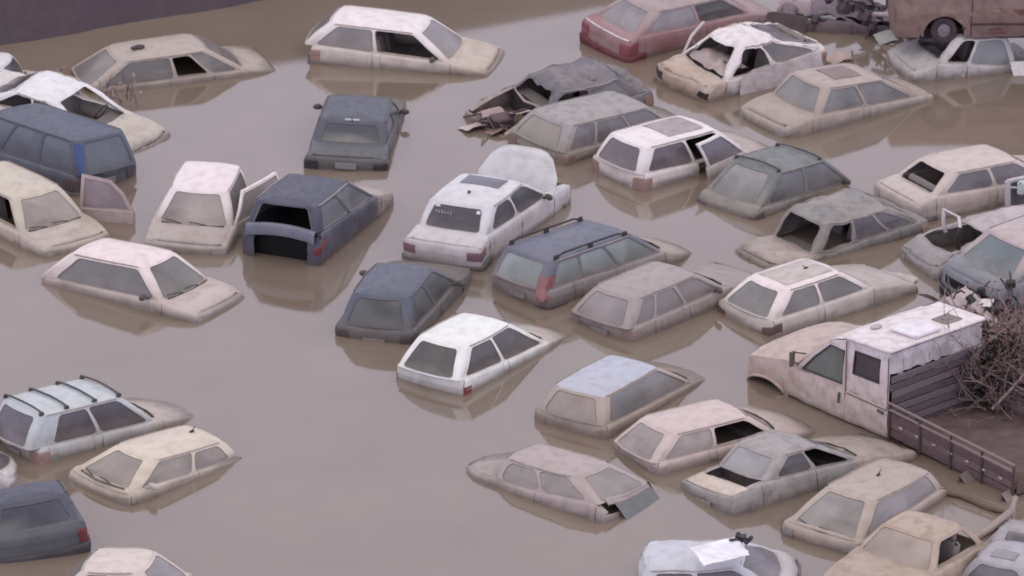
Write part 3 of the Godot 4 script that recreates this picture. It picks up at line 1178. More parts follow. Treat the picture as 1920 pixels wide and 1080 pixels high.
	for x in [-1.95, -2.95]:
		var mf := MB.new()
		mf.quad(Vector3(x, 0.12, -1.04), Vector3(x - 0.06, 0.12, -1.32), Vector3(x - 0.16, -0.08, -1.46), Vector3(x + 0.12, -0.08, -1.02), Vector3(x + 1, 0, -1))
		mf.quad(Vector3(x, 0.12, -1.04), Vector3(x - 0.06, 0.12, -1.32), Vector3(x - 0.30, -0.08, -1.30), Vector3(x - 0.34, -0.08, -1.0), Vector3(x + 1, 0, -1))
		put(mf, "mud_guard", M.paint, root, lin(140, 126, 120))


func red_pickup() -> void:
	var root := thing("pickup_truck", "rusty red brown pickup flank with one wheel, on the scrap heap at the top right", "pickup", Vector3(10.2, 0.45, -12.50), Vector3(0, 181, 0))
	car = {"seed": Vector3(3, 25, 9), "paint": lin(122, 97, 93), "mud": lin(166, 144, 134), "mr": 0.3, "ms": 0.45, "mh": 0.5, "yc": 0.9, "yr": 2.0, "xc": 2.6, "glass": lin(110, 104, 106), "frame": root.transform, "dent": 0.02}
	# the flank that shows stands at z=-0.85 here (it faces the camera once turned)
	var wx := 1.33
	var body := MB.new()
	for s in [-1.0, 1.0]:
		sheet(body, 60, 8, func(u: float, v: float) -> Vector3:
			var x := lerpf(2.35, -2.6, u)
			var low := 0.31
			var a := 1.0 - pow((x - wx) / 0.46, 2.0)
			if a > 0.0: low = maxf(low, 0.36 + 0.46 * sqrt(a))
			var y := lerpf(1.18, low, v)
			return Vector3(x, y, s * (0.85 + 0.05 * sin(PI * clampf((y - 0.3) / 0.9, 0.0, 1.0)) + (0.03 if absf(y - 0.86) < 0.06 else 0.0))), Vector3(x_mid(), 0.7, 0))
		var lip := []
		for i in 15:
			var w := PI * i / 14.0
			lip.append(Vector3(wx + 0.46 * cos(w), 0.36 + 0.46 * sin(w), s * 0.88))
		body.tube(lip, [0.03], 6)
	sheet(body, 8, 6, func(u: float, v: float) -> Vector3: return Vector3(lerpf(2.35, -2.6, u), 1.18 + 0.04 * sin(PI * v), lerpf(-0.85, 0.85, v)), Vector3(0, 0, 0))
	sheet(body, 4, 6, func(u: float, v: float) -> Vector3: return Vector3(2.35 + 0.04 * sin(PI * v), lerpf(1.18, 0.31, u), lerpf(-0.85, 0.85, v)), Vector3(0, 0.6, 0))
	sheet(body, 4, 6, func(u: float, v: float) -> Vector3: return Vector3(-2.6, lerpf(1.18, 0.31, u), lerpf(-0.85, 0.85, v)), Vector3(0, 0.6, 0))
	put(body, "body", M.worn, root, "paint")
	var cab := MB.new()
	for s in [-1.0, 1.0]:
		var fo := [Vector3(0.75, 1.18, s * 0.84), Vector3(-0.85, 1.18, s * 0.84), Vector3(-0.75, 1.75, s * 0.70), Vector3(0.25, 1.75, s * 0.70)]
		var fi := [Vector3(0.60, 1.25, s * 0.83), Vector3(-0.75, 1.25, s * 0.83), Vector3(-0.68, 1.68, s * 0.72), Vector3(0.24, 1.68, s * 0.72)]
		frame(cab, fo, fi, Vector3(0, 1.3, 0))
		var g := MB.new()
		fan(g, fi, Vector3(0, 1.3, 0))
		put(g, "side_window", M.glass, root, lin(110, 104, 106))
	cab.quad(Vector3(0.75, 1.18, -0.84), Vector3(0.75, 1.18, 0.84), Vector3(0.25, 1.75, 0.70), Vector3(0.25, 1.75, -0.70), Vector3(0, 1.2, 0))
	cab.quad(Vector3(-0.85, 1.18, -0.84), Vector3(-0.85, 1.18, 0.84), Vector3(-0.75, 1.75, 0.70), Vector3(-0.75, 1.75, -0.70), Vector3(0, 1.2, 0))
	cab.quad(Vector3(0.25, 1.75, -0.70), Vector3(0.25, 1.75, 0.70), Vector3(-0.75, 1.75, 0.70), Vector3(-0.75, 1.75, -0.70), Vector3(0, 1.2, 0))
	put(cab, "cab", M.paint, root, "paint")
	for s in [-1.0, 1.0]:
		for x in [wx, -1.7]:
			if x < 0.0 and s > 0.0: continue
			var ty := MB.new()
			var rows := []
			for k in [[0.17, 0.03], [0.30, 0.0], [0.34, 0.04], [0.34, 0.18], [0.28, 0.22], [0.0, 0.22]]:
				var r := PackedVector3Array()
				for i in 22: r.append(Vector3(x + cos(TAU * i / 22.0) * k[0] * 0.86, 0.46 + sin(TAU * i / 22.0) * k[0] * 0.86, s * (0.86 - k[1])))
				rows.append(r)
			ty.grid(rows, Vector3(x, 0.46, s * 0.72), true)
			var wheel := put(ty, "wheel", M.trim, root, lin(84, 68, 72))
			var rim := MB.new()
			rim.ball(Vector3(x, 0.46, s * 0.80), Vector3(0.34, 0.34, 0.09), Basis(), 6, 16)
			rim.ball(Vector3(x, 0.46, s * 0.84), Vector3(0.13, 0.13, 0.06), Basis(), 5, 10)
			put(rim, "rim", M.metal, wheel, lin(150, 136, 142))
	var tr := MB.new()
	for s in [-1.0, 1.0]:
		tr.box(Vector3(-0.85, 0.62, s * 0.925), Vector3(3.3, 0.045, 0.03))
		tr.box(Vector3(0.78, 0.75, s * 0.91), Vector3(0.018, 0.80, 0.03))
		tr.box(Vector3(-0.40, 0.75, s * 0.91), Vector3(0.018, 0.80, 0.03))
		tr.box(Vector3(-0.55, 1.06, s * 0.90), Vector3(0.18, 0.04, 0.05))
	put(tr, "side_trim", M.trim, root, lin(92, 70, 70))
	for i in 9:
		var rp := MB.new()
		var c0 := Vector3(rng.randf_range(-2.2, 2.1), rng.randf_range(0.45, 1.05), -0.93)
		if absf(c0.x - wx) < 0.6: continue
		var ring_p := []
		for k in 10: ring_p.append(c0 + Vector3(cos(TAU * k / 10.0) * rng.randf_range(0.06, 0.22), sin(TAU * k / 10.0) * rng.randf_range(0.03, 0.10), 0.012 * sin(k * 2.0)))
		fan(rp, ring_p, Vector3(c0.x, c0.y, 0))
		put(rp, "rust_patch", M.paint, root, [lin(120, 84, 74), lin(150, 122, 112), lin(110, 88, 88)][i % 3])
	var dk := MB.new()
	dk.box(Vector3(0, 0.34, 0), Vector3(4.6, 0.24, 1.3))
	put(dk, "chassis", M.trim, root, Color(0.03, 0.026, 0.028))


func x_mid() -> float:
	return 0.0


func bush() -> void:
	car = {}
	rng.seed = 91
	var root := thing("uprooted_bush", "tangle of bare pinkish branches and dark leaves behind the truck bed", "bush", Vector3(8.72, 0, 5.35))
	var br := MB.new()
	for i in 78:
		var w := rng.randf() * TAU
		var p := Vector3(rng.randfn() * 0.55, 0.1, rng.randfn() * 0.45)
		branches(br, p, Vector3(cos(w) * 0.9, 0.75 + rng.randf() * 0.7, sin(w) * 0.8), rng.randf_range(0.7, 1.4), rng.randf_range(0.016, 0.032), 2)
	put(br, "branches", M.cloth, root, lin(158, 136, 132))
	var lf := MB.new()
	leaves(lf, Vector3(-0.25, 0.5, -0.05), Vector3(0.9, 0.9, 0.75), 2600, 0.07)
	tag(put(lf, "leaves", M.cloth, root, lin(74, 72, 66)), "", "", "", "stuff")
	var dry := MB.new()
	leaves(dry, Vector3(0.3, 0.8, 0.0), Vector3(1.1, 1.0, 0.9), 1700, 0.06)
	tag(put(dry, "dry_leaves", M.cloth, root, lin(140, 112, 110)), "", "", "", "stuff")
	var bd := MB.new()
	for i in 16:
		var q := Vector3(rng.randf_range(-0.6, 1.5), 0.24, rng.randf_range(0.3, 1.5))
		branches(bd, q, Vector3(rng.randf() - 0.5, 0.18, rng.randf() - 0.5), rng.randf_range(0.4, 0.8), 0.015, 1)
	put(bd, "broken_twigs", M.cloth, root, lin(138, 118, 114))
	var lg := MB.new()
	lg.tube([Vector3(0.35, 1.05, 0.6), Vector3(0.05, 0.7, 0.75), Vector3(-0.35, 0.28, 0.85)], [0.02, 0.026, 0.03], 6)
	put(lg, "trunk", M.cloth, root, lin(176, 160, 158))


func stalks() -> void:
	car = {}
	rng.seed = 17
	var root := thing("weed_stalks", "clump of pale bent weed stalks standing on the crushed white car", "weeds", Vector3(-7.9, 0.15, -9.35))
	var m := MB.new()
	for i in 9:
		var b := Vector3(rng.randf_range(-0.5, 0.45), 0.0, rng.randf_range(-0.25, 0.3))
		var h := rng.randf_range(0.25, 0.7)
		var l := Vector3(rng.randf_range(-0.35, 0.35), 0, rng.randf_range(-0.2, 0.2))
		m.tube([b, b + l * 0.3 + Vector3(0, h * 0.5, 0), b + l + Vector3(0, h, 0)], [0.022, 0.018, 0.012], 5)
		m.ball(b + l + Vector3(0, h, 0), Vector3(0.07, 0.10, 0.06))
	put(m, "stalks", M.cloth, root, lin(176, 158, 150))
	var t := MB.new()
	for i in 6:
		var b := Vector3(rng.randf_range(-0.4, 0.5), 0.05, rng.randf_range(-0.2, 0.3))
		branches(t, b, Vector3(rng.randf() - 0.5, 0.5, rng.randf() - 0.5), 0.5, 0.014, 1)
	put(t, "twigs", M.cloth, root, lin(128, 112, 112))
	var s := MB.new()
	s.tube([Vector3(0, 0, 0), Vector3(-0.06, 0.2, 0), Vector3(-0.02, 0.33, 0), Vector3(0.06, 0.40, 0)], [0.03, 0.028, 0.02, 0.012], 6)
	s.tube([Vector3(-0.05, 0.22, 0), Vector3(-0.12, 0.36, 0.0)], [0.02, 0.008], 5)
	var o := put(s, "dead_branch", M.cloth, self, lin(186, 166, 158))
	o.position = Vector3(-9.2, 0.0, -10.9)
	tag(o, "short pale dead branch sticking up left of the beige wagon", "branch")


func litter() -> void:
	car = {}
	rng.seed = 5
	scrap("floating_panel", "buckled tan panel floating past the open roof hatch sedan", "panel", Vector3(6.62, 0.06, -12.3), Vector2(0.95, 0.34), Vector3(4, 18, 8), lin(190, 168, 158), 0.05, 0.14)
	scrap("hood_panel", "dark grey loose hood panel standing in the water behind the white wreck", "panel", Vector3(5.78, 0.16, -14.15), Vector2(0.85, 0.42), Vector3(82, -12, 8), lin(104, 92, 92), 0.0, 0.03)
	scrap("torn_hood", "pale torn hood lying in the water right of the mud roofed hatchback", "panel", Vector3(7.15, 0.07, -0.35), Vector2(0.72, 0.42), Vector3(4, -24, -4), lin(196, 180, 176), 0.06, 0.07)
	var g := "torn sheet metal heaped ahead of the blue car"
	var cols := [lin(178, 160, 162), lin(160, 142, 146), lin(200, 186, 186), lin(140, 122, 126), lin(186, 170, 170), lin(232, 220, 222)]
	var names := ["greyish pink torn sheet left in the heap ahead of the blue car", "dull mauve torn sheet low in the heap behind the truck cab", "light torn sheet nearest the blue car grille", "dark mauve torn sheet in the middle of the heap behind the truck", "pinkish torn sheet at the right of the heap behind the truck", "small near white torn sheet on the heap behind the truck"]
	var spots := [Vector3(7.75, 0.16, 0.95), Vector3(7.95, 0.12, 1.35), Vector3(8.30, 0.26, 1.25), Vector3(8.15, 0.16, 1.70), Vector3(8.60, 0.22, 1.75), Vector3(8.62, 0.36, 1.55)]
	for i in 6:
		scrap("torn_sheet", names[i], "sheet metal", spots[i], Vector2(rng.randf_range(0.4, 0.7), rng.randf_range(0.3, 0.5)) * (0.6 if i == 5 else 1.0), Vector3(rng.randf_range(-30, 30), rng.randf() * 360.0, rng.randf_range(-35, 35)), cols[i], 0.1, 0.08, g)
	var b := MB.new()
	for i in 14:
		var p := Vector3(rng.randf_range(-0.7, 0.7), rng.randf_range(0.1, 0.42), rng.randf_range(-0.35, 0.35))
		var d := Vector3(rng.randf() - 0.5, rng.randf() - 0.4, rng.randf() - 0.5) * 0.7
		b.tube([p, p + d * 0.5 + Vector3(0, 0.05, 0), p + d], [0.02, 0.024, 0.014], 5)
		if i % 3 == 0: b.box(p + d * 0.5, Vector3(0.14, 0.12, 0.18), Basis.from_euler(d * 4.0), 0.02)
	var o := put(b, "tangled_metal", M.metal, self, Color(0.05, 0.045, 0.048))
	o.position = Vector3(8.75, 0.05, 1.25)
	tag(o, "black tangle of rods and brackets under the blue car nose", "scrap metal")
	# the torn off nose of the dark wreck
	var ng := "pieces torn from the dark wreck nose"
	var nn := ["pale crumpled fender farthest left off the dark wreck", "pinkish bent radiator frame between the torn nose pieces of the dark wreck", "flat pale panel nearest the cabin of the dark wreck", "small rusty panel low in the water before the dark wreck"]
	var np := [Vector3(-0.75, 0.10, -8.35), Vector3(-0.40, 0.17, -8.55), Vector3(0.05, 0.24, -8.60), Vector3(-0.35, 0.06, -8.10)]
	var nc := [lin(206, 188, 186), lin(180, 158, 156), lin(210, 192, 188), lin(164, 138, 132)]
	for i in 4:
		scrap("torn_fender", nn[i], "panel", np[i], Vector2(0.62 - 0.06 * i, 0.34), Vector3(rng.randf_range(-25, 25), 30 + rng.randf_range(-30, 30), rng.randf_range(-25, 15)), nc[i], 0.12, 0.09, ng)
	var e := MB.new()
	e.box(Vector3(0, 0.12, 0), Vector3(0.42, 0.26, 0.34), Basis(Vector3(0.3, 1, 0).normalized(), 0.5), 0.03)
	for i in 10:
		var p := Vector3(rng.randf_range(-0.5, 0.5), rng.randf_range(0.05, 0.3), rng.randf_range(-0.25, 0.25))
		e.tube([p, p + Vector3(rng.randf() - 0.5, 0.18, rng.randf() - 0.5) * 0.5, p + Vector3(rng.randf() - 0.5, 0.0, rng.randf() - 0.5) * 0.9], [0.03, 0.03, 0.02], 5)
	o = put(e, "bare_engine", M.metal, self, lin(96, 74, 76))
	o.position = Vector3(-0.22, 0.0, -8.42)
	tag(o, "dark brown bare engine among torn panels ahead of the dark wreck", "engine")
	# bent strip that arches out of the scrap heap
	var f := MB.new()
	f.tube([Vector3(7.55, 0.62, -13.45), Vector3(7.85, 0.66, -13.3), Vector3(8.10, 0.50, -13.1), Vector3(8.22, 0.25, -12.7), Vector3(8.38, 0.12, -12.3), Vector3(8.55, 0.06, -11.9), Vector3(8.95, 0.03, -11.5), Vector3(9.3, 0.02, -11.35)], [0.05, 0.06, 0.06, 0.055, 0.055, 0.07, 0.08, 0.05], 7)
	o = put(f, "bent_fender_strip", M.paint, self, lin(184, 166, 168))
	tag(o, "long bent pale fender strip arching from the scrap heap into the water", "fender")
	scrap("whitish_panel", "rounded whitish green panel below the scrap heap, just above the water", "panel", Vector3(7.83, 0.08, -13.5), Vector2(0.42, 0.34), Vector3(20, 20, 10), lin(178, 180, 174), 0.3, 0.05)
	var tm := MB.new()
	for i in 26:
		var q := Vector3(rng.randf_range(-1.2, 1.0), rng.randf_range(0.05, 0.75), rng.randf_range(-0.4, 0.5))
		var d := Vector3(rng.randf() - 0.5, rng.randf() - 0.5, rng.randf() - 0.5) * 1.1
		tm.tube([q, q + d * 0.5 + Vector3(0, 0.1, 0), q + d], [0.03, 0.035, 0.02], 5)
		if i % 3 == 0: tm.box(q + d * 0.4, Vector3(0.26, 0.14, 0.2), Basis.from_euler(d * 4.0), 0.03)
	o = put(tm, "tangled_metal", M.metal, self, lin(88, 74, 82))
	o.position = Vector3(7.5, 0.1, -14.2)
	tag(o, "dark mauve tangle of bent bars in front of the top right scrap heap", "scrap metal")
	var hg := "crushed metal in the heap at the top right"
	var hn := ["dull mauve crushed sheet at the left end of the top right heap", "dark crushed sheet low in the top right heap", "grey violet crushed sheet beside the rusty pickup wheel", "pale crushed strip leaning left out of the top right heap", "purplish crushed sheet on top of the top right heap"]
	var hp := [Vector3(7.0, 0.35, -15.0), Vector3(7.5, 0.22, -14.5), Vector3(8.35, 0.42, -14.0), Vector3(6.35, 0.16, -15.1), Vector3(7.8, 0.75, -15.0)]
	var hc := [lin(122, 106, 116), lin(64, 54, 64), lin(140, 122, 128), lin(170, 152, 156), lin(128, 112, 124)]
	for i in 5:
		scrap("crushed_sheet", hn[i], "sheet metal", hp[i], Vector2(1.3, 0.6) if i != 3 else Vector2(1.5, 0.28), Vector3(rng.randf_range(10, 50), rng.randf_range(-40, 20) if i != 3 else -22.0, rng.randf_range(-20, 20)), hc[i], 0.12, 0.10, hg)
	# things by the truck
	var p := MB.new()
	p.tube([Vector3(8.45, 0.30, 9.9), Vector3(8.36, 0.16, 10.15), Vector3(7.95, 0.06, 10.65), Vector3(7.5, 0.0, 11.15)], [0.045, 0.065, 0.075, 0.07], 8)
	o = put(p, "fallen_pipe", M.paint, self, lin(168, 150, 144))
	tag(o, "thick pale pipe slanting from the truck bed corner into the water", "pipe")
	var q := MB.new()
	q.tube([Vector3(6.65, 0.0, 9.1), Vector3(7.1, 0.03, 9.05), Vector3(7.6, 0.03, 9.3), Vector3(8.0, 0.02, 9.75), Vector3(8.25, 0.05, 9.95)], [0.03, 0.04, 0.04, 0.04, 0.03], 6)
	o = put(q, "floating_beam", M.mud, self, lin(112, 98, 90))
	tag(o, "thin dark beam lying in the water alongside the truck bed", "beam")
	# on the white wreck at the bottom edge
	scrap("white_board", "flat white square panel lying on the white wreck at the bottom edge", "panel", Vector3(3.36, 0.80, 13.05), Vector2(0.80, 0.66), Vector3(2, 20, 4), lin(244, 242, 250), 0.0, 0.012)
	var t := MB.new()
	for i in 9:
		var a := Vector3(rng.randf_range(-0.12, 0.12), rng.randf_range(0.0, 0.1), rng.randf_range(-0.12, 0.12))
		t.tube([a, a + Vector3(rng.randf() - 0.5, 0.5, rng.randf() - 0.5) * 0.14, a + Vector3(rng.randf() - 0.5, 0.5, rng.randf() - 0.5) * 0.2], [0.035, 0.04, 0.022], 5)
	o = put(t, "twisted_bracket", M.metal, self, Color(0.07, 0.065, 0.07))
	o.position = Vector3(3.72, 0.74, 12.62)
	tag(o, "twisted dark metal bracket beside the white square panel", "scrap metal")
	# a car door that stands by itself in the water
	var ld := thing("car_door", "loose mud filmed car door standing in the water below the dark blue van", "car door", Vector3(-7.78, 0, -3.35), Vector3(-8, -12, 0))
	var dm := MB.new()
	var fo := [Vector3(0.56, 0.22, 0), Vector3(-0.52, 0.20, 0), Vector3(-0.50, 0.88, -0.06), Vector3(0.08, 0.80, -0.06), Vector3(0.36, 0.56, -0.03)]
	var fi := [Vector3(0.44, 0.28, 0), Vector3(-0.45, 0.26, 0), Vector3(-0.43, 0.81, -0.05), Vector3(0.06, 0.74, -0.05), Vector3(0.30, 0.53, -0.02)]
	for s in [-0.02, 0.02]:
		var f_out := []
		var f_in := []
		for w in fo: f_out.append(w + Vector3(0, 0, s))
		for w in fi: f_in.append(w + Vector3(0, 0, s))
		frame(dm, f_out, f_in, Vector3(0, 0.5, -s * 50.0))
	dm.box(Vector3(0.03, 0.04, 0.0), Vector3(1.10, 0.40, 0.08), Basis(), 0.025)
	put(dm, "door_panel", M.paint, ld, lin(178, 160, 156))
	var dg := MB.new()
	fan(dg, fi, Vector3(0, 0.5, -5))
	put(dg, "window", M.glass, ld, lin(146, 130, 130))
	# corner of a cab at the right edge
	var root := thing("truck_cab_corner", "white cab corner with post, window and mirror box at the right edge", "truck cab", Vector3(9.5, 0, -3.55), Vector3(0, 30, 0))
	var cp := MB.new()
	cp.box(Vector3(0, 0.35, 0), Vector3(0.09, 0.8, 0.09), Basis(Vector3(0, 0, 1), 0.06))
	cp.box(Vector3(0.45, 0.10, 0), Vector3(0.9, 0.22, 0.06))
	cp.box(Vector3(0.45, 0.74, 0), Vector3(0.95, 0.07, 0.08))
	cp.box(Vector3(0.90, 0.42, 0), Vector3(0.08, 0.70, 0.08))
	put(cp, "post", M.paint, root, lin(206, 200, 202))
	var cg := MB.new()
	cg.box(Vector3(0.45, 0.46, 0), Vector3(0.84, 0.52, 0.02))
	put(cg, "window", M.glass, root, lin(120, 110, 116))
	var cm := MB.new()
	cm.box(Vector3(0.28, 0.62, 0.16), Vector3(0.34, 0.28, 0.12), Basis(), 0.04)
	cm.bar(Vector3(0.02, 0.62, 0.03), Vector3(0.2, 0.62, 0.15), 0.02)
	put(cm, "mirror", M.paint, root, lin(196, 208, 206))
	scrap("white_scrap", "small white plate at the right edge beside the silver car side", "panel", Vector3(10.45, 0.12, -11.5), Vector2(0.3, 0.3), Vector3(50, 10, 10), lin(214, 210, 208), 0.1, 0.05)


func tail_strip(root: Node3D, colour: Color) -> void:
	var m := MB.new()
	var path := []
	for i in 13: path.append(top_point(false, -0.97 + 1.94 * i / 12.0, 1.0) + Vector3(-0.02, 0.0, 0))
	m.tube(path, [0.022], 6)
	put(m, "trim_strip", M.paint, root, colour)


func roof_lump(root: Node3D, along: float, across: float, colour: Color, size := 1.0) -> void:
	var m := MB.new()
	var x := lerpf(car.xf, car.xr, along)
	var z: float = across * car.wr
	if size < 1.0:                                                 # a brake light housing across the roof edge
		m.box(Vector3(x, roof_y(x, z) + 0.025, z), Vector3(0.06, 0.035, 0.30), Basis(), 0.012)
		put(m, "brake_light", M.trim, root, colour)
		return
	m.ball(Vector3(x, roof_y(x, z) + 0.03, z), Vector3(0.26, 0.10, 0.18))
	m.box(Vector3(x - 0.12, roof_y(x, z) + 0.05, z + 0.05), Vector3(0.12, 0.05, 0.1), Basis(Vector3.UP, 0.5))
	put(m, "roof_vent", M.trim, root, colour)


# a strip of the trunk deck that is still in place
func deck_piece(root: Node3D, ra: float, rb: float, colour: Color) -> void:
	var m := MB.new()
	top_sheet(m, false, -0.95, 0.95, ra, rb, 0.006, Vector3(0, -3, 0), 0.05)
	put(m, "deck_strip", M.paint, root, colour)


# the smashed trunk lid that hangs askew over the hole
func hanging_lid(root: Node3D) -> void:
	var m := MB.new()
	top_sheet(m, false, -0.72, 0.95, 0.04, 0.62, 0.02, Vector3(0, -3, 0), 0.03)
	var o := put(m, "bent_trunk_lid", M.paint, root, "paint", Vector3(car.xb, car.yb, 0))
	o.rotation_degrees = Vector3(4, 0, 3)
	var r := MB.new()
	sheet(r, 5, 8, func(u: float, v: float) -> Vector3:
		var p := top_point(false, lerpf(-0.55, 0.9, v), 0.66)
		return p + Vector3(-0.34 * u, 0.05 - 0.30 * u, 0.0), Vector3(0, 0.5, 0))
	put(r, "hanging_rear_panel", M.paint, root, lin(120, 122, 122))


# the arched strip between the empty rear window and the open trunk
func rear_strip(root: Node3D, colour: Color) -> void:
	var m := MB.new()
	var w: float = car.wb - 0.02
	var rows := []
	for k in [[0.10, -0.05], [-0.02, 0.035], [-0.10, 0.045], [-0.14, 0.0], [-0.17, -0.16], [-0.12, -0.19]]:
		var r := PackedVector3Array()
		for i in 13:
			var z := lerpf(-w, w, i / 12.0)
			var a := 0.09 * (1.0 - pow(z / w, 2.0))
			r.append(Vector3(car.xb + k[0] - a * 0.4, car.yb + k[1] + a, z))
		rows.append(r)
	m.grid(rows, Vector3(car.xb + 0.3, car.yb - 0.3, 0))
	put(m, "parcel_strip", M.paint, root, colour)


func corner_post(root: Node3D, corner: int, colour: Color) -> void:
	var m := MB.new()
	var rows := []
	for i in 7:
		var r := PackedVector3Array()
		for j in 6: r.append(cabin_corner(corner, j / 5.0, lerpf(0.03, 0.93, i / 6.0)) + Vector3(-0.008, 0, -0.008))
		rows.append(r)
	m.grid(rows, Vector3(0, car.yc, 0))
	put(m, "corner_post", M.paint, root, colour)


# white stickers and a row of small white marks on the rear window
func stickers(root: Node3D) -> void:
	for q in [[0.88, 0.86, 0.06, 0.05], [0.10, 0.80, 0.05, 0.07]]:
		var m := MB.new()
		var p := cabin(2, q[0], q[1]) + Vector3(-0.003, 0, 0)
		var e := cabin(2, q[0], q[1] + 0.05) - cabin(2, q[0], q[1])
		m.box(p, Vector3(q[3], 0.006, q[2] * 1.6), Basis(Vector3(0, 0, 1), atan2(e.y, e.x)), 0.001)
		put(m, "sticker", M.trim, root, lin(226, 222, 226))
	var t := MB.new()
	for i in 6:
		var p := cabin(2, 0.86 - 0.055 * i, 0.66 - 0.012 * (i % 2)) + Vector3(-0.003, 0, 0)
		var e := cabin(2, 0.5, 0.7) - cabin(2, 0.5, 0.6)
		t.box(p, Vector3(0.05 + 0.012 * (i % 3), 0.005, 0.034), Basis(Vector3(0, 0, 1), atan2(e.y, e.x)), 0.001)
	put(t, "smeared_lettering", M.trim, root, lin(150, 147, 152))


func wreck_bits(root: Node3D) -> void:
	var m := MB.new()
	m.tube([Vector3(car.xc - 0.05, car.yc - 0.02, car.wc - 0.02), Vector3(car.xc - 0.35, car.yc + 0.30, car.wc + 0.10), Vector3(car.xc - 0.75, car.yc + 0.48, car.wc + 0.22)], [0.03, 0.035, 0.025], 6)
	m.tube([Vector3(car.xc - 0.15, car.yc, car.wc - 0.1), Vector3(car.xc - 0.3, car.yc + 0.2, car.wc - 0.15), Vector3(car.xc - 0.2, car.yc + 0.34, car.wc - 0.2)], [0.02, 0.022, 0.015], 5)
	put(m, "bent_pillar", M.paint, root, lin(206, 192, 194))
	var d := MB.new()
	sheet(d, 8, 8, func(u: float, v: float) -> Vector3:
		return Vector3(lerpf(car.xc - 0.05, car.xc - 0.75, u), car.yc + 0.06 + 0.10 * sin(PI * u) + 0.06 * nz.get_noise_2d(u * 3.0, v * 3.0), lerpf(-car.wc * 0.85, car.wc * 0.7, v)), Vector3(0, 0, 0))
	put(d, "torn_dashboard", M.paint, root, lin(176, 160, 158))
	var s := MB.new()
	sheet(s, 6, 8, func(u: float, v: float) -> Vector3:
		return Vector3(lerpf(car.xc - 0.30, car.xb + 0.15, v), car.yc + lerpf(0.05, -0.55, u) + 0.04 * sin(PI * v), -car.wc - 0.13 - 0.16 * u * (0.4 + 0.6 * v)), Vector3(0, 0.5, 0))
	put(s, "loose_door", M.worn, root, lin(216, 206, 208))


func bent_posts(root: Node3D) -> void:
	for q in [[-0.2, -0.55, 0.05, lin(52, 44, 48)], [-0.9, -0.62, -0.15, lin(206, 196, 200)], [-0.5, 0.5, 0.1, lin(206, 196, 200)]]:
		var m := MB.new()
		var b := Vector3(car.xc + q[0], car.yc - 0.02, q[1])
		m.tube([b, b + Vector3(0.02, 0.25, q[2] * 0.3), b + Vector3(-0.05, 0.46, q[2])], [0.045, 0.04, 0.035], 6)
		put(m, "bent_post", M.paint, root, q[3])
	var t := MB.new()
	t.tube([Vector3(car.xc - 0.25, car.yc + 0.42, -0.5), Vector3(car.xc - 0.5, car.yc + 0.46, 0.0), Vector3(car.xc - 0.55, car.yc + 0.44, 0.6)], [0.03, 0.03, 0.03], 6)
	put(t, "bent_post", M.paint, root, lin(214, 204, 206))


func plain(rough: float, spec := 0.5, tex: Texture2D = null, scale := 1.0) -> StandardMaterial3D:
	var m := StandardMaterial3D.new()
	m.vertex_color_use_as_albedo = true
	m.roughness = rough
	m.metallic_specular = spec
	if tex:
		m.albedo_texture = tex
		m.uv1_triplanar = true
		m.uv1_scale = Vector3.ONE * scale
	return m


func cloud_image(size: int, lo: float, hi: float, freq: float, oct: int, sd: int) -> ImageTexture:
	var n := FastNoiseLite.new()
	n.seed = sd
	n.frequency = freq
	n.fractal_octaves = oct
	var im := n.get_seamless_image(size, size)
	im.convert(Image.FORMAT_RGB8)
	for y in size:
		for x in size:
			var v := lerpf(lo, hi, im.get_pixel(x, y).r)
			im.set_pixel(x, y, Color(v, v, v))
	return ImageTexture.create_from_image(im)


# dried silt: soft clouds, patches with an edge, runs down the sides, splashes; also how rough it is
func silt_images(size: int, sd: int, force := 1.0) -> Array:
	var a := FastNoiseLite.new()
	a.seed = sd
	a.frequency = 0.010
	a.fractal_octaves = 5
	var b := FastNoiseLite.new()
	b.seed = sd + 1
	b.frequency = 0.022
	b.fractal_octaves = 4
	var c := FastNoiseLite.new()
	c.seed = sd + 2
	c.frequency = 0.07
	c.fractal_octaves = 2
	var ia := a.get_seamless_image(size, size)
	var ib := b.get_seamless_image(size, size)
	var ic := c.get_seamless_image(size, size)
	var col := Image.create(size, size, false, Image.FORMAT_RGB8)
	var rgh := Image.create(size, size, false, Image.FORMAT_RGB8)
	for y in size:
		for x in size:
			var p := ia.get_pixel(x, y).r
			var q := ib.get_pixel(x, y).r
			var r := ib.get_pixel((x * 3) % size, (y / 4) % size).r        # stretched downwards: runs
			var s := ic.get_pixel(x, y).r
			var d := 0.10 * (p - 0.42) + 0.03 * smoothstep(0.46, 0.70, p) * (0.6 + 0.8 * (q - 0.5)) + 0.035 * smoothstep(0.55, 0.75, r) + 0.05 * smoothstep(0.74, 0.82, s)
			d = clampf(d * force, 0.0, 0.5)
			col.set_pixel(x, y, Color(1.0 - 0.85 * d, 1.0 - d, 1.0 - 1.15 * d))
			var g := clampf(0.62 + 1.1 * d + 0.25 * (q - 0.5), 0.0, 1.0)
			rgh.set_pixel(x, y, Color(g, g, g))
	return [ImageTexture.create_from_image(col), ImageTexture.create_from_image(rgh)]


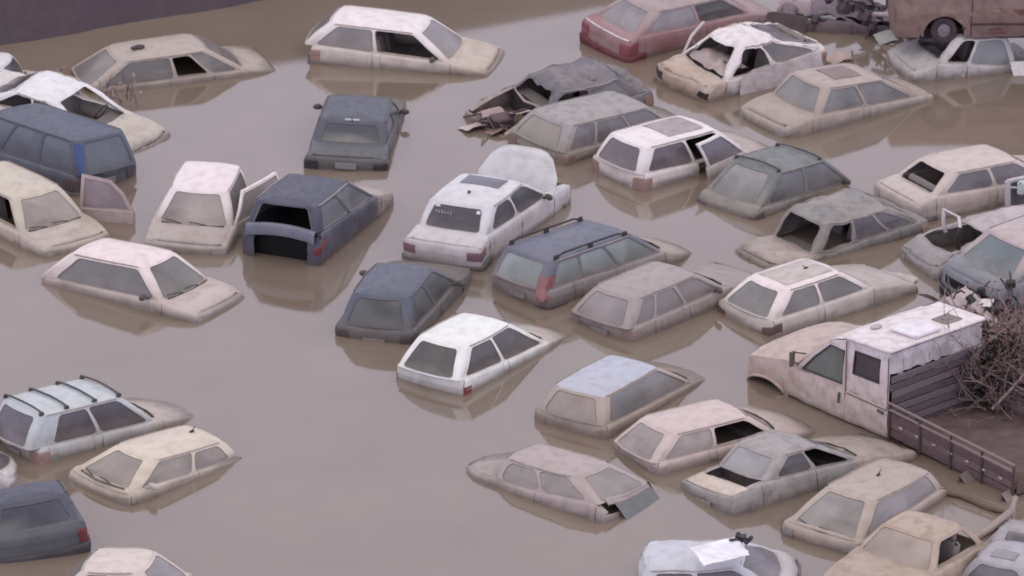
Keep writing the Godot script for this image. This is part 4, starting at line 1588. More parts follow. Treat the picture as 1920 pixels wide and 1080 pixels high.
func _ready() -> void:
	rng.seed = 7
	nz.seed = 3
	nz.frequency = 0.9
	nz.fractal_octaves = 3
	nf.seed = 11
	nf.frequency = 1.6
	nf.fractal_octaves = 4
	# ---- camera, sky, sun, exposure
	var cam := Camera3D.new()
	cam.name = "camera"
	add_child(cam)
	cam.position = Vector3(0, 37.0, 89.325)
	cam.rotation_degrees = Vector3(-22.5, 0, 0)
	cam.fov = 6.327
	cam.near = 1.0
	cam.far = 1500.0
	cam.current = true
	var lens := CameraAttributesPhysical.new()               # a long lens, a little soft
	lens.frustum_focal_length = 217.1
	lens.exposure_aperture = 5.8
	lens.frustum_focus_distance = 60.0
	lens.frustum_near = 1.0
	lens.frustum_far = 1500.0
	cam.attributes = lens
	var sky := ProceduralSkyMaterial.new()
	sky.sky_top_color = Color(1.0, 0.98, 0.975)
	sky.sky_horizon_color = Color(1.0, 1.0, 1.17)
	sky.sky_curve = 0.5
	sky.sky_energy_multiplier = 1.08
	sky.ground_bottom_color = Color(0.35, 0.32, 0.3)
	sky.ground_horizon_color = Color(0.5, 0.47, 0.48)
	var env := Environment.new()
	env.background_mode = Environment.BG_SKY
	env.sky = Sky.new()
	env.sky.sky_material = sky
	env.tonemap_mode = Environment.TONE_MAPPER_LINEAR
	env.tonemap_exposure = 0.87
	env.sdfgi_enabled = true
	env.ssao_enabled = true
	env.ssil_enabled = true
	var we := WorldEnvironment.new()
	we.name = "environment"
	we.environment = env
	add_child(we)
	var sun := DirectionalLight3D.new()
	sun.name = "sun"
	sun.rotation_degrees = Vector3(-66, -20, 0)
	sun.light_energy = 0.2
	sun.light_angular_distance = 25.0
	sun.light_color = Color(1.0, 0.97, 0.93)
	sun.shadow_enabled = true
	add_child(sun)
	# ---- materials
	var mottle := cloud_image(512, 0.88, 1.0, 0.012, 4, 5)
	var silt := silt_images(1024, 40)
	M.paint = plain(0.72, 0.45, silt[0], 0.27)
	M.paint.roughness_texture = silt[1]
	var grime := silt_images(512, 80, 1.7)
	M.worn = plain(0.85, 0.4, grime[0], 0.55)
	M.worn.roughness_texture = grime[1]
	M.glass = plain(0.36, 0.5, mottle, 0.3)
	M.glass.roughness_texture = silt[1]
	M.clean_glass = plain(0.08, 0.5)
	M.trim = plain(0.6, 0.4, mottle, 1.7)
	M.metal = plain(0.55, 0.5, mottle, 2.0)
	M.cloth = plain(0.9, 0.2, mottle, 2.0)
	M.lamp = plain(0.25, 0.5, mottle, 2.0)
	M.mud = plain(0.75, 0.3, mottle, 0.5)
	# ---- water
	var wn := FastNoiseLite.new()
	wn.seed = 21
	wn.frequency = 0.012
	wn.fractal_octaves = 4
	var bump := wn.get_seamless_image(1024, 1024)
	bump.bump_map_to_normal_map(1.0)
	var wm := StandardMaterial3D.new()
	wm.albedo_texture = cloud_image(1024, 0.93, 1.0, 0.003, 4, 33)
	wm.albedo_color = Color(0.246, 0.190, 0.148).linear_to_srgb()
	wm.roughness = 0.07
	wm.metallic_specular = 0.66
	wm.normal_enabled = true
	wm.normal_texture = ImageTexture.create_from_image(bump)
	wm.normal_scale = 0.055
	wm.uv1_triplanar = true
	wm.uv1_world_triplanar = true
	wm.uv1_scale = Vector3.ONE * 0.09
	var water := MeshInstance3D.new()
	var pm := PlaneMesh.new()
	pm.size = Vector2(900, 900)
	water.mesh = pm
	water.material_override = wm
	water.name = "flood_water"
	add_child(water)
	tag(water, "still brown flood water between the cars", "water", "", "structure")
	# ---- the bank
	car = {}
	var bk := MB.new()
	var rows := []
	var prof := [[-1.2, -0.5], [0.0, 0.0], [0.35, 0.45], [0.8, 1.0], [1.4, 1.75], [2.0, 2.3], [3.0, 2.7], [6.0, 3.0], [14.0, 3.1], [60.0, 3.4]]
	for k in prof.size():
		var r := PackedVector3Array()
		for i in 90:
			var s := -45.0 + i * 0.9
			var p: Vector3 = Vector3(-5.25, 0, -16.11) + Vector3(0.886, 0, -0.463) * s + Vector3(-0.463, 0, -0.886) * float(prof[k][0]) + Vector3(0, prof[k][1], 0)
			p += Vector3(-0.463, 0.3, -0.886) * (0.22 * nz.get_noise_2d(s * 0.35, k * 0.8) if k > 0 else 0.0)
			r.append(p)
		rows.append(r)
	bk.grid(rows, Vector3(-20, -40, -40))
	tag(put(bk, "earth_bank", M.mud, self, Color(0.105, 0.078, 0.092)), "dark wet earth bank above the flood at the top left", "bank", "", "structure")
	# ---- the cars
	var o: Node3D
	o = build_car({called = "sedan", label = "white roof corner of a car cut by the left edge, just under the dark bank", category = "sedan", at = [-10.867, -10.578, -0.712], turn = [-7.35, -0.95, -3.17],
		paint = lin(226,226,227), mud = lin(180,164,152), mr = 0.05, ms = 0.5, mh = 0.7, glass = lin(90, 88, 92), xn = 2.1, xc = 0.742, xf = 0.538, xr = -1, xb = -1.55, xt = -2.15, yn = 0.72, yc = 0.95, yr = 1.359, yb = 0.98, yt = 0.95, wn = 0.72, wc = 0.716, wr = 0.534, wb = 0.7, wt = 0.71, cuts = [0, 0.5, 1]})
	o = build_car({called = "sedan", label = "crushed white car without windshield, its roof bowed, wedged behind the dark blue van", category = "sedan", at = [-8.99, -8.5, -0.55], turn = [-30.77, -5.71, 3.35],
		paint = lin(236,236,237), mud = lin(194,181,166), mr = 0, ms = 0.55, mh = 0.85, glass = lin(96, 92, 96), dent = 0.035, windows = {front = "gone", left = ["gone", "gone"], right = ["gone", "gone"]}, cabin = true, wipers = false, mirrors = [], no_lamps = 1, xn = 2.162, xc = 1.058, xf = 0.092, xr = -0.875, xb = -1.55, xt = -2.15, yn = 0.763, yc = 0.933, yr = 1.324, yb = 0.98, yt = 0.95, wn = 0.652, wc = 0.719, wr = 0.602, wb = 0.7, wt = 0.71, cuts = [0, 0.5, 1]})
	o = build_car({called = "station_wagon", label = "long beige mud coated wagon with one black empty front window, below the dark bank", category = "station wagon", at = [-6.753, -11.778, -0.803], turn = [20.5, 0.93, 0.21],
		paint = lin(190, 178, 168), mud = lin(179,166,155), mr = 0.55, ms = 0.8, mh = 0.9, glass = lin(146, 140, 136), cuts = [0, 0.2, 0.44, 1], windows = {right = ["pane", "gone", "mid"]}, cabin = true, wipers = false, mirrors = [], xn = 1.851, xc = 1.065, xf = 0.356, xr = -1.481, xb = -2.231, xt = -2.12, yn = 0.761, yc = 0.912, yr = 1.367, yb = 0.933, yt = 0.88, wn = 0.726, wc = 0.719, wr = 0.56, wb = 0.701, wt = 0.71})
	roof_lump(o, 0.72, 0.1, lin(90, 80, 80))
	o = build_car({called = "hatchback", label = "white two door hatchback seen side on with a black empty door window", category = "hatchback", at = [-2.25, -12.565, -0.619], turn = [-12.82, -2.55, 1.28],
		paint = lin(240,232,231), mud = lin(193,178,160), mr = 0, ms = 0.62, mh = 0.85, glass = lin(150, 143, 142), cuts = [0, 0.5, 1], windows = {right = ["gone", "pane"]}, cabin = true, post_c = 0.12, wipers = false, mirrors = [1], xn = 2.022, xc = 1.079, xf = 0.399, xr = -1.49, xb = -1.985, xt = -1.88, yn = 0.743, yc = 0.911, yr = 1.391, yb = 0.932, yt = 0.88, wn = 0.739, wc = 0.724, wr = 0.553, wb = 0.702, wt = 0.7})
	o = build_car({called = "sedan", label = "dull red sedan under pale silt with a light trim strip across its tail", category = "sedan", at = [3.594, -14.119, -0.502], turn = [36.28, -1.58, 3.53],
		paint = lin(150, 88, 94), mud = lin(173,157,155), mr = 0.95, ms = 0.5, mh = 0.8, glass = lin(160, 154, 160), cuts = [0, 0.47, 1], windows = {right = ["dark", "pane"]}, wipers = false, plate = false, lamp_colour = lin(150,84,92), bumper_colour = lin(120,70,74), mirrors = [], xn = 2.1, xc = 1.197, xf = 0.575, xr = -1.279, xb = -1.854, xt = -2.143, yn = 0.72, yc = 0.974, yr = 1.367, yb = 0.994, yt = 0.91, wn = 0.72, wc = 0.728, wr = 0.544, wb = 0.724, wt = 0.79})
	tail_strip(o, lin(222, 208, 212))
	o = build_car({called = "hatchback", label = "white wreck with smashed out windshield and cream hood, nose against the red sedan", category = "hatchback", at = [4.544, -11.334, -0.45], turn = [216.34, -2.86, -4.32],
		paint = lin(238,231,231), mud = lin(192,172,156), mr = 0.05, ms = 0.35, mh = 0.95, glass = lin(120, 114, 116), dent = 0.05, windows = {front = "gone", left = ["gone", "pane"]}, cabin = true, wipers = false, cuts = [0, 0.5, 1], mirrors = [], head_colour = Color(.05,.04,.04), worn = true, xn = 1.439, xc = 0.826, xf = 0.25, xr = -0.671, xb = -1.75, xt = -1.88, yn = 0.817, yc = 0.888, yr = 1.342, yb = 0.93, yt = 0.88, wn = 0.79, wc = 0.752, wr = 0.545, wb = 0.766, wt = 0.7})
	wreck_bits(o)
	o = build_car({called = "sedan", label = "beige silted sedan with brown open roof hatch, facing lower left", category = "sedan", at = [6.42, -9.379, -0.692], turn = [212.97, 4.15, 0.45],
		paint = lin(188, 174, 166), mud = lin(177,163,153), mr = 0.6, ms = 0.8, mh = 0.95, glass = lin(142, 140, 138), cuts = [0, 0.47, 1], sunroof = [0.28, 0.72, 0.55, lin(140,122,116), "roof_hatch"], wipers = false, cowl_colour = lin(120,110,104), mirrors = [], xn = 1.8, xc = 0.959, xf = 0.659, xr = -0.852, xb = -1.776, xt = -2.167, yn = 0.719, yc = 0.943, yr = 1.416, yb = 0.949, yt = 0.937, wn = 0.761, wc = 0.789, wr = 0.604, wb = 0.587, wt = 0.594})
	o = build_car({called = "sedan", label = "dark grey sedan seen straight from behind with pale number plate and both mirrors", category = "sedan", at = [-3.109, -8.173, -0.719], turn = [85.13, -0.24, 1.85],
		paint = lin(92, 95, 106), mud = lin(120,114,105), mr = 0, ms = 0.45, mh = 0.9, glass = lin(92, 94, 102), cuts = [0, 0.47, 1], plate = true, plate_colour = lin(160,156,160), plate_h = 0.13, wipers = false, lamp_colour = Color(.06,.05,.055), antenna = [0.98, 0], xn = 2.1, xc = 0.855, xf = 0.366, xr = -1.081, xb = -1.446, xt = -2.131, yn = 0.72, yc = 0.928, yr = 1.333, yb = 1.024, yt = 0.935, wn = 0.72, wc = 0.74, wr = 0.642, wb = 0.704, wt = 0.793})
	roof_lump(o, 0.985, 0.0, lin(206, 206, 210), 0.5)
	o = build_car({called = "sedan", label = "dark wrecked sedan with torn off nose and bare engine, behind the grey box wagon", category = "sedan", at = [0.913, -9.432, -0.604], turn = [213.37, -3.66, -4.2],
		paint = lin(98, 100, 112), mud = lin(179,163,155), mr = 0.25, ms = 0.35, mh = 0.9, glass = lin(110, 110, 116), dent = 0.05, windows = {front = "gone", left = ["gone", "pane"]}, cabin = true, hood = "none", wipers = false, mirrors = [], cuts = [0, 0.47, 1], head_lamps = false, worn = true, xn = 1.819, xc = 0.682, xf = 0.304, xr = -1.192, xb = -1.557, xt = -1.88, yn = 0.787, yc = 1.046, yr = 1.275, yb = 0.84, yt = 0.88, wn = 0.691, wc = 0.698, wr = 0.55, wb = 0.714, wt = 0.7})
	o = build_car({called = "station_wagon", label = "grey beige box backed wagon with silted tailgate, right behind the dark wreck", category = "station wagon", at = [1.972, -8.27, -0.794], turn = [42.54, -3.95, 1.72],
		paint = lin(170, 166, 166), mud = lin(160,150,140), mr = 0.2, ms = 0.9, mh = 0.85, glass = lin(136, 130, 134), cuts = [0, 0.36, 0.72, 1], wipers = false, mirrors = [], rear_inset = [0.05, 0.05, 0.05, 0.05], rear_glass = lin(168,158,150), worn = true, xn = 2.05, xc = 0.98, xf = 0.438, xr = -1.796, xb = -2.131, xt = -2.131, yn = 0.72, yc = 0.95, yr = 1.376, yb = 0.93, yt = 0.88, wn = 0.72, wc = 0.71, wr = 0.575, wb = 0.757, wt = 0.71})
	o = build_car({called = "hatchback", label = "white boxy hatchback with a grey patch on its roof and front door hanging open", category = "hatchback", at = [3.403, -6.598, -0.719], turn = [39.06, -1.69, -0.59],
		paint = lin(242,234,233), mud = lin(186,172,162), mr = 0, ms = 0.35, mh = 0.95, glass = lin(120, 110, 116), cuts = [0, 0.5, 1], windows = {right = ["door", "pane"]}, cabin = true, sunroof = [0.12, 0.62, 0.72, lin(172,158,158), "roof_panel"], door_cell = [1, 0], wipers = false, mirrors = [], xn = 1.9, xc = 0.983, xf = 0.325, xr = -1.507, xb = -1.776, xt = -1.795, yn = 0.72, yc = 0.912, yr = 1.437, yb = 0.976, yt = 0.818, wn = 0.71, wc = 0.72, wr = 0.567, wb = 0.697, wt = 0.751})
	open_door(o, 1, 0, 15.0)
	o = build_car({called = "station_wagon", label = "grey green wagon with two dark bars across its roof, nose toward the windowless beige sedan", category = "station wagon", at = [5.512, -5.372, -0.883], turn = [46.82, -4.66, 0.01],
		paint = lin(122, 128, 128), mud = lin(156,146,140), mr = 0.15, ms = 0.7, mh = 0.9, glass = lin(132, 132, 136), cuts = [0, 0.5, 1], bars = [0.1, 0.93], rear_glass = lin(160,156,156), wipers = false, lamp_colour = Color(.16,.12,.115), worn = true, xn = 2.05, xc = 0.822, xf = 0.125, xr = -1.347, xb = -1.938, xt = -2.171, yn = 0.72, yc = 0.933, yr = 1.463, yb = 0.931, yt = 0.825, wn = 0.72, wc = 0.7, wr = 0.588, wb = 0.693, wt = 0.654})
	o = build_car({called = "station_wagon", label = "dusty grey crashed wagon without windshield, crumpled pale hood toward the lower left", category = "station wagon", at = [5.843, -2.294, -0.745], turn = [216.76, -0.65, -0.44],
		paint = lin(128, 130, 130), mud = lin(184,170,162), mr = 0.35, ms = 0.25, mh = 0.97, glass = lin(120, 116, 124), dent = 0.035, cuts = [0, 0.36, 0.72, 1], windows = {front = "gone", left = ["gone", "pane", "pane"]}, cabin = true, wipers = false, mirrors = [], worn = true, xn = 1.698, xc = 0.642, xf = 0.347, xr = -1.258, xb = -1.845, xt = -2.12, yn = 0.828, yc = 0.838, yr = 1.342, yb = 0.962, yt = 0.88, wn = 0.564, wc = 0.652, wr = 0.583, wb = 0.754, wt = 0.71})
	o = build_car({called = "sedan", label = "pale pinkish sedan with its rear window missing, seat backs showing in the dark gap", category = "sedan", at = [9.179, -4.866, -0.601], turn = [28.28, -0.4, -1.62],
		paint = lin(212,198,188), mud = lin(197,183,177), mr = 0.3, ms = 0.75, mh = 0.9, glass = lin(122, 118, 126), cuts = [0, 0.47, 1], windows = {rear = "gone"}, cabin = true, wipers = false, mirrors = [], plate = false, lamp_colour = lin(190,176,172), xn = 2.1, xc = 0.98, xf = 0.392, xr = -1.139, xb = -1.592, xt = -2.083, yn = 0.72, yc = 0.95, yr = 1.355, yb = 1.01, yt = 0.92, wn = 0.72, wc = 0.72, wr = 0.573, wb = 0.701, wt = 0.74})
	o = build_car({called = "van", label = "dark blue van seen from its rear corner at the left edge, bright blue corner post", category = "van", at = [-9.384, -6.558, -0.844], turn = [135.9, -1.88, 4.64],
		paint = lin(90, 96, 114), mud = lin(111,108,110), mr = 0.1, ms = 0.45, mh = 0.5, glass = lin(112, 116, 126), cuts = [0, 0.33, 0.66, 1], wipers = false, mirrors = [], dent = 0.004, xn = 2.2, xc = 1.5, xf = 0.762, xr = -1.859, xb = -2.13, xt = -2.042, yn = 0.95, yc = 1.1, yr = 1.742, yb = 1.119, yt = 0.939, wn = 0.7, wc = 0.78, wr = 0.619, wb = 0.722, wt = 0.799})
	corner_post(o, 3, lin(66, 86, 132))
	o = build_car({called = "hatchback", label = "beige hatchback cut by the left edge, facing lower right, dark empty near window", category = "hatchback", at = [-9.313, -3.296, -0.666], turn = [-50.44, 0.52, -0.63],
		paint = lin(212,202,184), mud = lin(194,180,169), mr = 0.25, ms = 0.7, mh = 0.9, glass = lin(178, 166, 160), cuts = [0, 0.5, 1], windows = {right = ["gone", "pane"]}, cabin = true, mirrors = [], xn = 1.824, xc = 0.935, xf = 0.441, xr = -1.486, xb = -1.75, xt = -1.88, yn = 0.756, yc = 0.904, yr = 1.382, yb = 0.93, yt = 0.88, wn = 0.707, wc = 0.744, wr = 0.549, wb = 0.697, wt = 0.7})
	o = build_car({called = "pickup", label = "small white roofed pickup facing the viewer, door open on its right hand side", category = "pickup", at = [-5.913, -3.581, -0.637], turn = [-98.74, -2.59, -1.72],
		paint = lin(240,228,227), mud = lin(180,168,160), mr = 0, ms = 0.75, mh = 0.95, glass = lin(164, 154, 150), cuts = [0, 1], windows = {left = ["mid"], right = ["pane"]}, cabin = true, door_cell = [3, 0], mirrors = [], no_tail = 1, xn = 1.88, xc = 1.047, xf = 0.566, xr = -0.779, xb = -0.75, xt = -0.85, yn = 0.852, yc = 0.971, yr = 1.44, yb = 1, yt = 0.98, wn = 0.762, wc = 0.755, wr = 0.551, wb = 0.72, wt = 0.72})
	open_door(o, 3, 0, -24.0)
	o = build_car({called = "sedan", label = "dark blue sedan with black open trunk and missing rear window, red tail lamp showing", category = "sedan", at = [-3.723, -2.829, -0.474], turn = [67.97, -1.07, -0.75],
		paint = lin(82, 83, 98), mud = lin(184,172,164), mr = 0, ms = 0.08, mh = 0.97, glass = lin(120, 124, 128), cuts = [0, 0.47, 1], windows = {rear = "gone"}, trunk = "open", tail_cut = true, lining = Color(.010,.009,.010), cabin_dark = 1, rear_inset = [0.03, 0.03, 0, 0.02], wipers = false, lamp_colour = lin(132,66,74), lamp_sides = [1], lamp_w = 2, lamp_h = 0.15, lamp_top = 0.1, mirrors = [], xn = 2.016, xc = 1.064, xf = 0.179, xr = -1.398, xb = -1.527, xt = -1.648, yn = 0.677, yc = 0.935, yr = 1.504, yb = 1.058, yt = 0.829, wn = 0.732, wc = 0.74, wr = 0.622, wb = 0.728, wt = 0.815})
	rear_strip(o, lin(122, 124, 136))
	o = build_car({called = "sedan", label = "silver sedan with its white hood raised and a dark sunroof, rear toward the viewer", category = "sedan", at = [-0.438, -2.991, -0.486], turn = [64.75, 1.02, -1.19],
		paint = lin(220,219,221), mud = lin(184,168,164), mr = 0, ms = 0.4, mh = 0.04, glass = lin(92, 90, 96), cuts = [0, 0.52, 1], side_round = 0.13, hood = "up", sunroof = [0.1, 0.42, 0.62, lin(104,102,110), "sunroof"], antenna = [0.72, 0], wipers = false, lamp_colour = lin(140,108,116), lamp_h = 0.16, rear_inset = [0.05, 0.05, 0.04, 0.05], plate = false, xn = 2.1, xc = 1.106, xf = 0.25, xr = -1.178, xb = -1.569, xt = -2.052, yn = 0.72, yc = 0.887, yr = 1.436, yb = 1.034, yt = 0.909, wn = 0.78, wc = 0.765, wr = 0.653, wb = 0.709, wt = 0.78})
	stickers(o)
	o = build_car({called = "station_wagon", label = "white wagon with one long silted side window, nose pointing lower right", category = "station wagon", at = [-6.699, 0.175, -0.753], turn = [-33.34, 2.94, -1.32],
		paint = lin(240,226,221), mud = lin(179,165,155), mr = 0.05, ms = 0.85, mh = 0.7, glass = lin(128, 124, 122), cuts = [0, 1], post_c = 0.22, mirrors = [1], handles = false, xn = 1.728, xc = 0.832, xf = 0.293, xr = -1.415, xb = -2.02, xt = -1.944, yn = 0.745, yc = 0.923, yr = 1.413, yb = 0.93, yt = 0.857, wn = 0.685, wc = 0.734, wr = 0.515, wb = 0.698, wt = 0.706})
	o = build_car({called = "hatchback", label = "dark blue grey hatchback seen from behind, left mirror out, brown number plate recess", category = "hatchback", at = [-1.99, 0.833, -0.655], turn = [73.47, 1.25, -0.63],
		paint = lin(96, 101, 115), mud = lin(118,110,103), mr = 0, ms = 0.75, mh = 0.9, glass = lin(104, 104, 106), cuts = [0, 0.5, 1], wipers = false, lamp_colour = Color(.10,.075,.07), plate_colour = lin(150,136,132), xn = 1.9, xc = 0.864, xf = 0.144, xr = -1.329, xb = -1.649, xt = -1.728, yn = 0.72, yc = 0.892, yr = 1.407, yb = 0.938, yt = 0.902, wn = 0.71, wc = 0.789, wr = 0.537, wb = 0.672, wt = 0.675})
	o = build_car({called = "station_wagon", label = "dark blue grey wagon with roof rails and tall red tail lamps on its rear corners", category = "station wagon", at = [1.664, -0.911, -0.715], turn = [43.02, -0.45, -2.44],
		paint = lin(108, 111, 125), mud = lin(179,165,153), mr = 0, ms = 0.55, mh = 0.98, glass = lin(158, 166, 164), cuts = [0, 0.36, 0.7, 1], rails = true, bumper_colour = lin(80,70,66), tail_lamps = false, d_lamps = true, mirrors = [], handles = false, xn = 2.369, xc = 0.962, xf = 0.234, xr = -1.834, xb = -2.132, xt = -2.101, yn = 0.502, yc = 0.99, yr = 1.493, yb = 1.017, yt = 0.89, wn = 0.188, wc = 0.7, wr = 0.631, wb = 0.687, wt = 0.823})
	o = build_car({called = "station_wagon", label = "dull grey wagon wholly filmed with mud, beside the roof railed wagon", category = "station wagon", at = [2.976, 0.707, -0.708], turn = [45.17, 1.04, -2.28],
		paint = lin(176, 166, 164), mud = lin(164,151,145), mr = 0.5, ms = 0.85, mh = 0.9, glass = lin(142, 132, 132), cuts = [0, 0.4, 0.74, 1], rear_glass = lin(164,154,154), mirrors = [1], lamp_colour = lin(150,130,124), xn = 2.05, xc = 0.7, xf = 0.151, xr = -1.493, xb = -1.94, xt = -1.904, yn = 0.72, yc = 0.963, yr = 1.362, yb = 0.963, yt = 0.851, wn = 0.72, wc = 0.686, wr = 0.538, wb = 0.716, wt = 0.751})
	o = build_car({called = "hatchback", label = "white edged hatchback with a mud sheet lying on its roof, ahead of the white truck", category = "hatchback", at = [5.643, 0.713, -0.662], turn = [36.97, 1.27, -2.49],
		paint = lin(242,230,227), mud = lin(180,172,162), mr = 0.02, ms = 0.62, mh = 0.9, glass = lin(132, 128, 128), cuts = [0, 0.5, 1], sunroof = [0.08, 0.9, 0.74, lin(200,188,180), "roof_mud_sheet"], antenna = [0.35, 0.1], wipers = false, mirrors = [], lamp_colour = lin(120,96,92), lamp_h = 0.16, xn = 1.9, xc = 0.722, xf = 0.194, xr = -1.169, xb = -1.662, xt = -1.737, yn = 0.72, yc = 0.961, yr = 1.352, yb = 0.964, yt = 0.848, wn = 0.71, wc = 0.694, wr = 0.54, wb = 0.717, wt = 0.73})
	o = build_car({called = "wrecked_car", label = "grey car with its roof crushed flat, smooth rounded hood facing the white truck", category = "wrecked car", at = [9.095, -1.708, -0.535], turn = [207.27, -1.59, 3.24],
		paint = lin(170, 166, 168), mud = lin(158,151,147), mr = 0.5, ms = 0.8, mh = 0.5, glass = lin(150, 146, 146), roof_over = lin(224,210,214), dent = 0.04, wipers = false, windows = {front = "gone", left = ["gone", "gone"], right = ["gone", "gone"]}, plate = false, tail_lamps = false, mirrors = [], bumper_colour = lin(110,102,100), worn = true, xn = 1.718, xc = 1.245, xf = 0.3, xr = -1, xb = -1.55, xt = -2.15, yn = 0.699, yc = 0.973, yr = 1.12, yb = 0.98, yt = 0.95, wn = 0.705, wc = 0.656, wr = 0.55, wb = 0.7, wt = 0.71, cuts = [0, 0.5, 1]})
	bent_posts(o)
	o = build_car({called = "hatchback", label = "blue grey car at the right edge with broad bluish windshield and smashed black grille", category = "hatchback", at = [9.44, -0.203, -0.339], turn = [222.17, 0.58, -4.99],
		paint = lin(120, 128, 136), mud = lin(188,174,171), mr = 0.9, ms = 0.3, mh = 0.25, glass = lin(120, 130, 136), cuts = [0, 0.5, 1], roof_over = lin(226,212,214), mirrors = [], wipers = false, dent = 0.012, bumper_colour = lin(60,58,62), head_lamps = false, grille = true, xn = 1.482, xc = 1.061, xf = 0.46, xr = -1.35, xb = -1.75, xt = -1.88, yn = 0.766, yc = 0.92, yr = 1.359, yb = 0.93, yt = 0.88, wn = 0.696, wc = 0.728, wr = 0.598, wb = 0.7, wt = 0.7})
	o = build_car({called = "hatchback", label = "clean white hatchback with dark windows and a red tail lamp, near the middle", category = "hatchback", at = [-0.516, 3.197, -0.745], turn = [55.4, -0.84, -1.09],
		paint = lin(244,246,242), mud = lin(188,174,164), mr = 0, ms = 0.25, mh = 0.75, glass = lin(98, 94, 92), cuts = [0, 0.5, 1], lamp_colour = lin(150,66,70), lamp_h = 0.15, lamp_top = 0.13, lamp_w = 1, lamp_sides = [1], mirrors = [], plate = false, bumper_colour = lin(210,206,206), xn = 1.825, xc = 0.937, xf = 0.14, xr = -1.286, xb = -1.722, xt = -1.687, yn = 0.715, yc = 0.864, yr = 1.432, yb = 0.98, yt = 0.869, wn = 0.704, wc = 0.736, wr = 0.531, wb = 0.664, wt = 0.732})
	o = build_car({called = "hatchback", label = "mud caked hatchback with a pale blue clean roof, below the clean white hatchback", category = "hatchback", at = [2.001, 5.008, -0.802], turn = [55.95, -1.7, -0.38],
		paint = lin(188, 174, 162), mud = lin(171,157,144), mr = 0.08, ms = 0.98, mh = 0.9, glass = lin(148, 146, 146), cuts = [0, 1], roof_over = lin(192,196,208), seal_dark = 0.25, rear_glass = lin(176,162,150), mirrors = [], lamp_colour = lin(150,132,120), plate = false, xn = 1.957, xc = 1.033, xf = 0.26, xr = -1.542, xb = -1.769, xt = -1.803, yn = 0.708, yc = 0.909, yr = 1.395, yb = 0.966, yt = 0.866, wn = 0.723, wc = 0.733, wr = 0.52, wb = 0.678, wt = 0.733})
	o = build_car({called = "hatchback", label = "pinkish silt coated hatchback with one dark open front window, left of the truck cab", category = "hatchback", at = [3.583, 6.914, -0.789], turn = [30.33, -0, -3.09],
		paint = lin(220,202,196), mud = lin(192,176,169), mr = 0.25, ms = 0.7, mh = 0.9, glass = lin(182, 170, 166), cuts = [0, 0.5, 1], windows = {right = ["gone", "pane"]}, cabin = true, mirrors = [], lamp_colour = lin(170,150,146), xn = 1.817, xc = 0.749, xf = 0.333, xr = -1.251, xb = -1.725, xt = -1.718, yn = 0.729, yc = 0.988, yr = 1.319, yb = 0.945, yt = 0.845, wn = 0.497, wc = 0.693, wr = 0.525, wb = 0.661, wt = 0.745})
	o = build_car({called = "sedan", label = "grey sedan without trunk lid, dark empty trunk beside the pinkish hatchback", category = "sedan", at = [4.952, 8.31, -0.704], turn = [35.98, 0.42, -7.15],
		paint = lin(162, 162, 164), mud = lin(179,165,155), mr = 0.35, ms = 0.35, mh = 0.9, glass = lin(120, 116, 120), dent = 0.014, cuts = [0, 0.47, 1], windows = {right = ["gone", "mid"], rear = "pane"}, cabin = true, trunk = "none", mirrors = [], tail_lamps = false, rear_glass = lin(170,168,168), worn = true, xn = 2.1, xc = 0.748, xf = 0.01, xr = -0.825, xb = -1.231, xt = -2.034, yn = 0.72, yc = 0.922, yr = 1.351, yb = 1.028, yt = 0.925, wn = 0.72, wc = 0.713, wr = 0.618, wb = 0.654, wt = 0.687})
	deck_piece(o, 0.5, 1.0, lin(206, 190, 176))
	o = build_car({called = "sedan", label = "beige sedan pointing left with its trunk lid smashed in, lowest of the middle cars", category = "sedan", at = [0.669, 8.695, -0.852], turn = [140.88, -2.64, 3.38],
		paint = lin(186, 172, 168), mud = lin(175,161,155), mr = 0.4, ms = 0.7, mh = 0.85, glass = lin(158, 150, 146), dent = 0.012, cuts = [0, 0.47, 1], side_round = 0.12, mirrors = [], trunk = "none", trunk_smashed = true, tail_lamps = false, plate = false, xn = 1.633, xc = 0.677, xf = 0.641, xr = -0.911, xb = -1.563, xt = -1.799, yn = 0.916, yc = 0.933, yr = 1.275, yb = 1.012, yt = 0.778, wn = 0.381, wc = 0.706, wr = 0.478, wb = 0.696, wt = 0.678})
	hanging_lid(o)
	o = build_car({called = "sedan", label = "smooth mud coated coupe with grey filmed windshield, tail toward the truck bed", category = "sedan", at = [5.818, 10.076, -0.747], turn = [234.69, 4.17, -0.75],
		paint = lin(192, 178, 168), mud = lin(180,166,155), mr = 0.5, ms = 0.8, mh = 0.95, glass = lin(160, 153, 150), cuts = [0, 1], mirrors = [], antenna = [0.5, 0], cowl_colour = lin(120,106,100), tail_lamps = false, xn = 1.403, xc = 1.18, xf = 0.465, xr = -1.402, xb = -1.499, xt = -1.66, yn = 0.834, yc = 0.864, yr = 1.293, yb = 1.033, yt = 0.905, wn = 0.686, wc = 0.697, wr = 0.482, wb = 0.672, wt = 0.667})
	o = build_car({called = "pickup", label = "tan mud covered pickup cab with an open dark back, lower right corner", category = "pickup", at = [6.731, 12.093, -0.588], turn = [230.78, 0.19, 0.68],
		paint = lin(196, 178, 162), mud = lin(184,166,151), mr = 0.6, ms = 0.9, mh = 0.95, glass = lin(192, 175, 162), cuts = [0, 1], windows = {rear = "gone", left = ["gone"], right = ["pane"]}, cabin = true, mirrors = [], wipers = false, no_tail = 1, dent = 0.012, seal_dark = 0.12, gutter = false, round = [0.03, 0.04], worn = true, xn = 2.1, xc = 0.785, xf = 0.371, xr = -0.343, xb = -0.75, xt = -0.85, yn = 0.8, yc = 1.045, yr = 1.414, yb = 1, yt = 0.98, wn = 0.7, wc = 0.751, wr = 0.538, wb = 0.72, wt = 0.72})
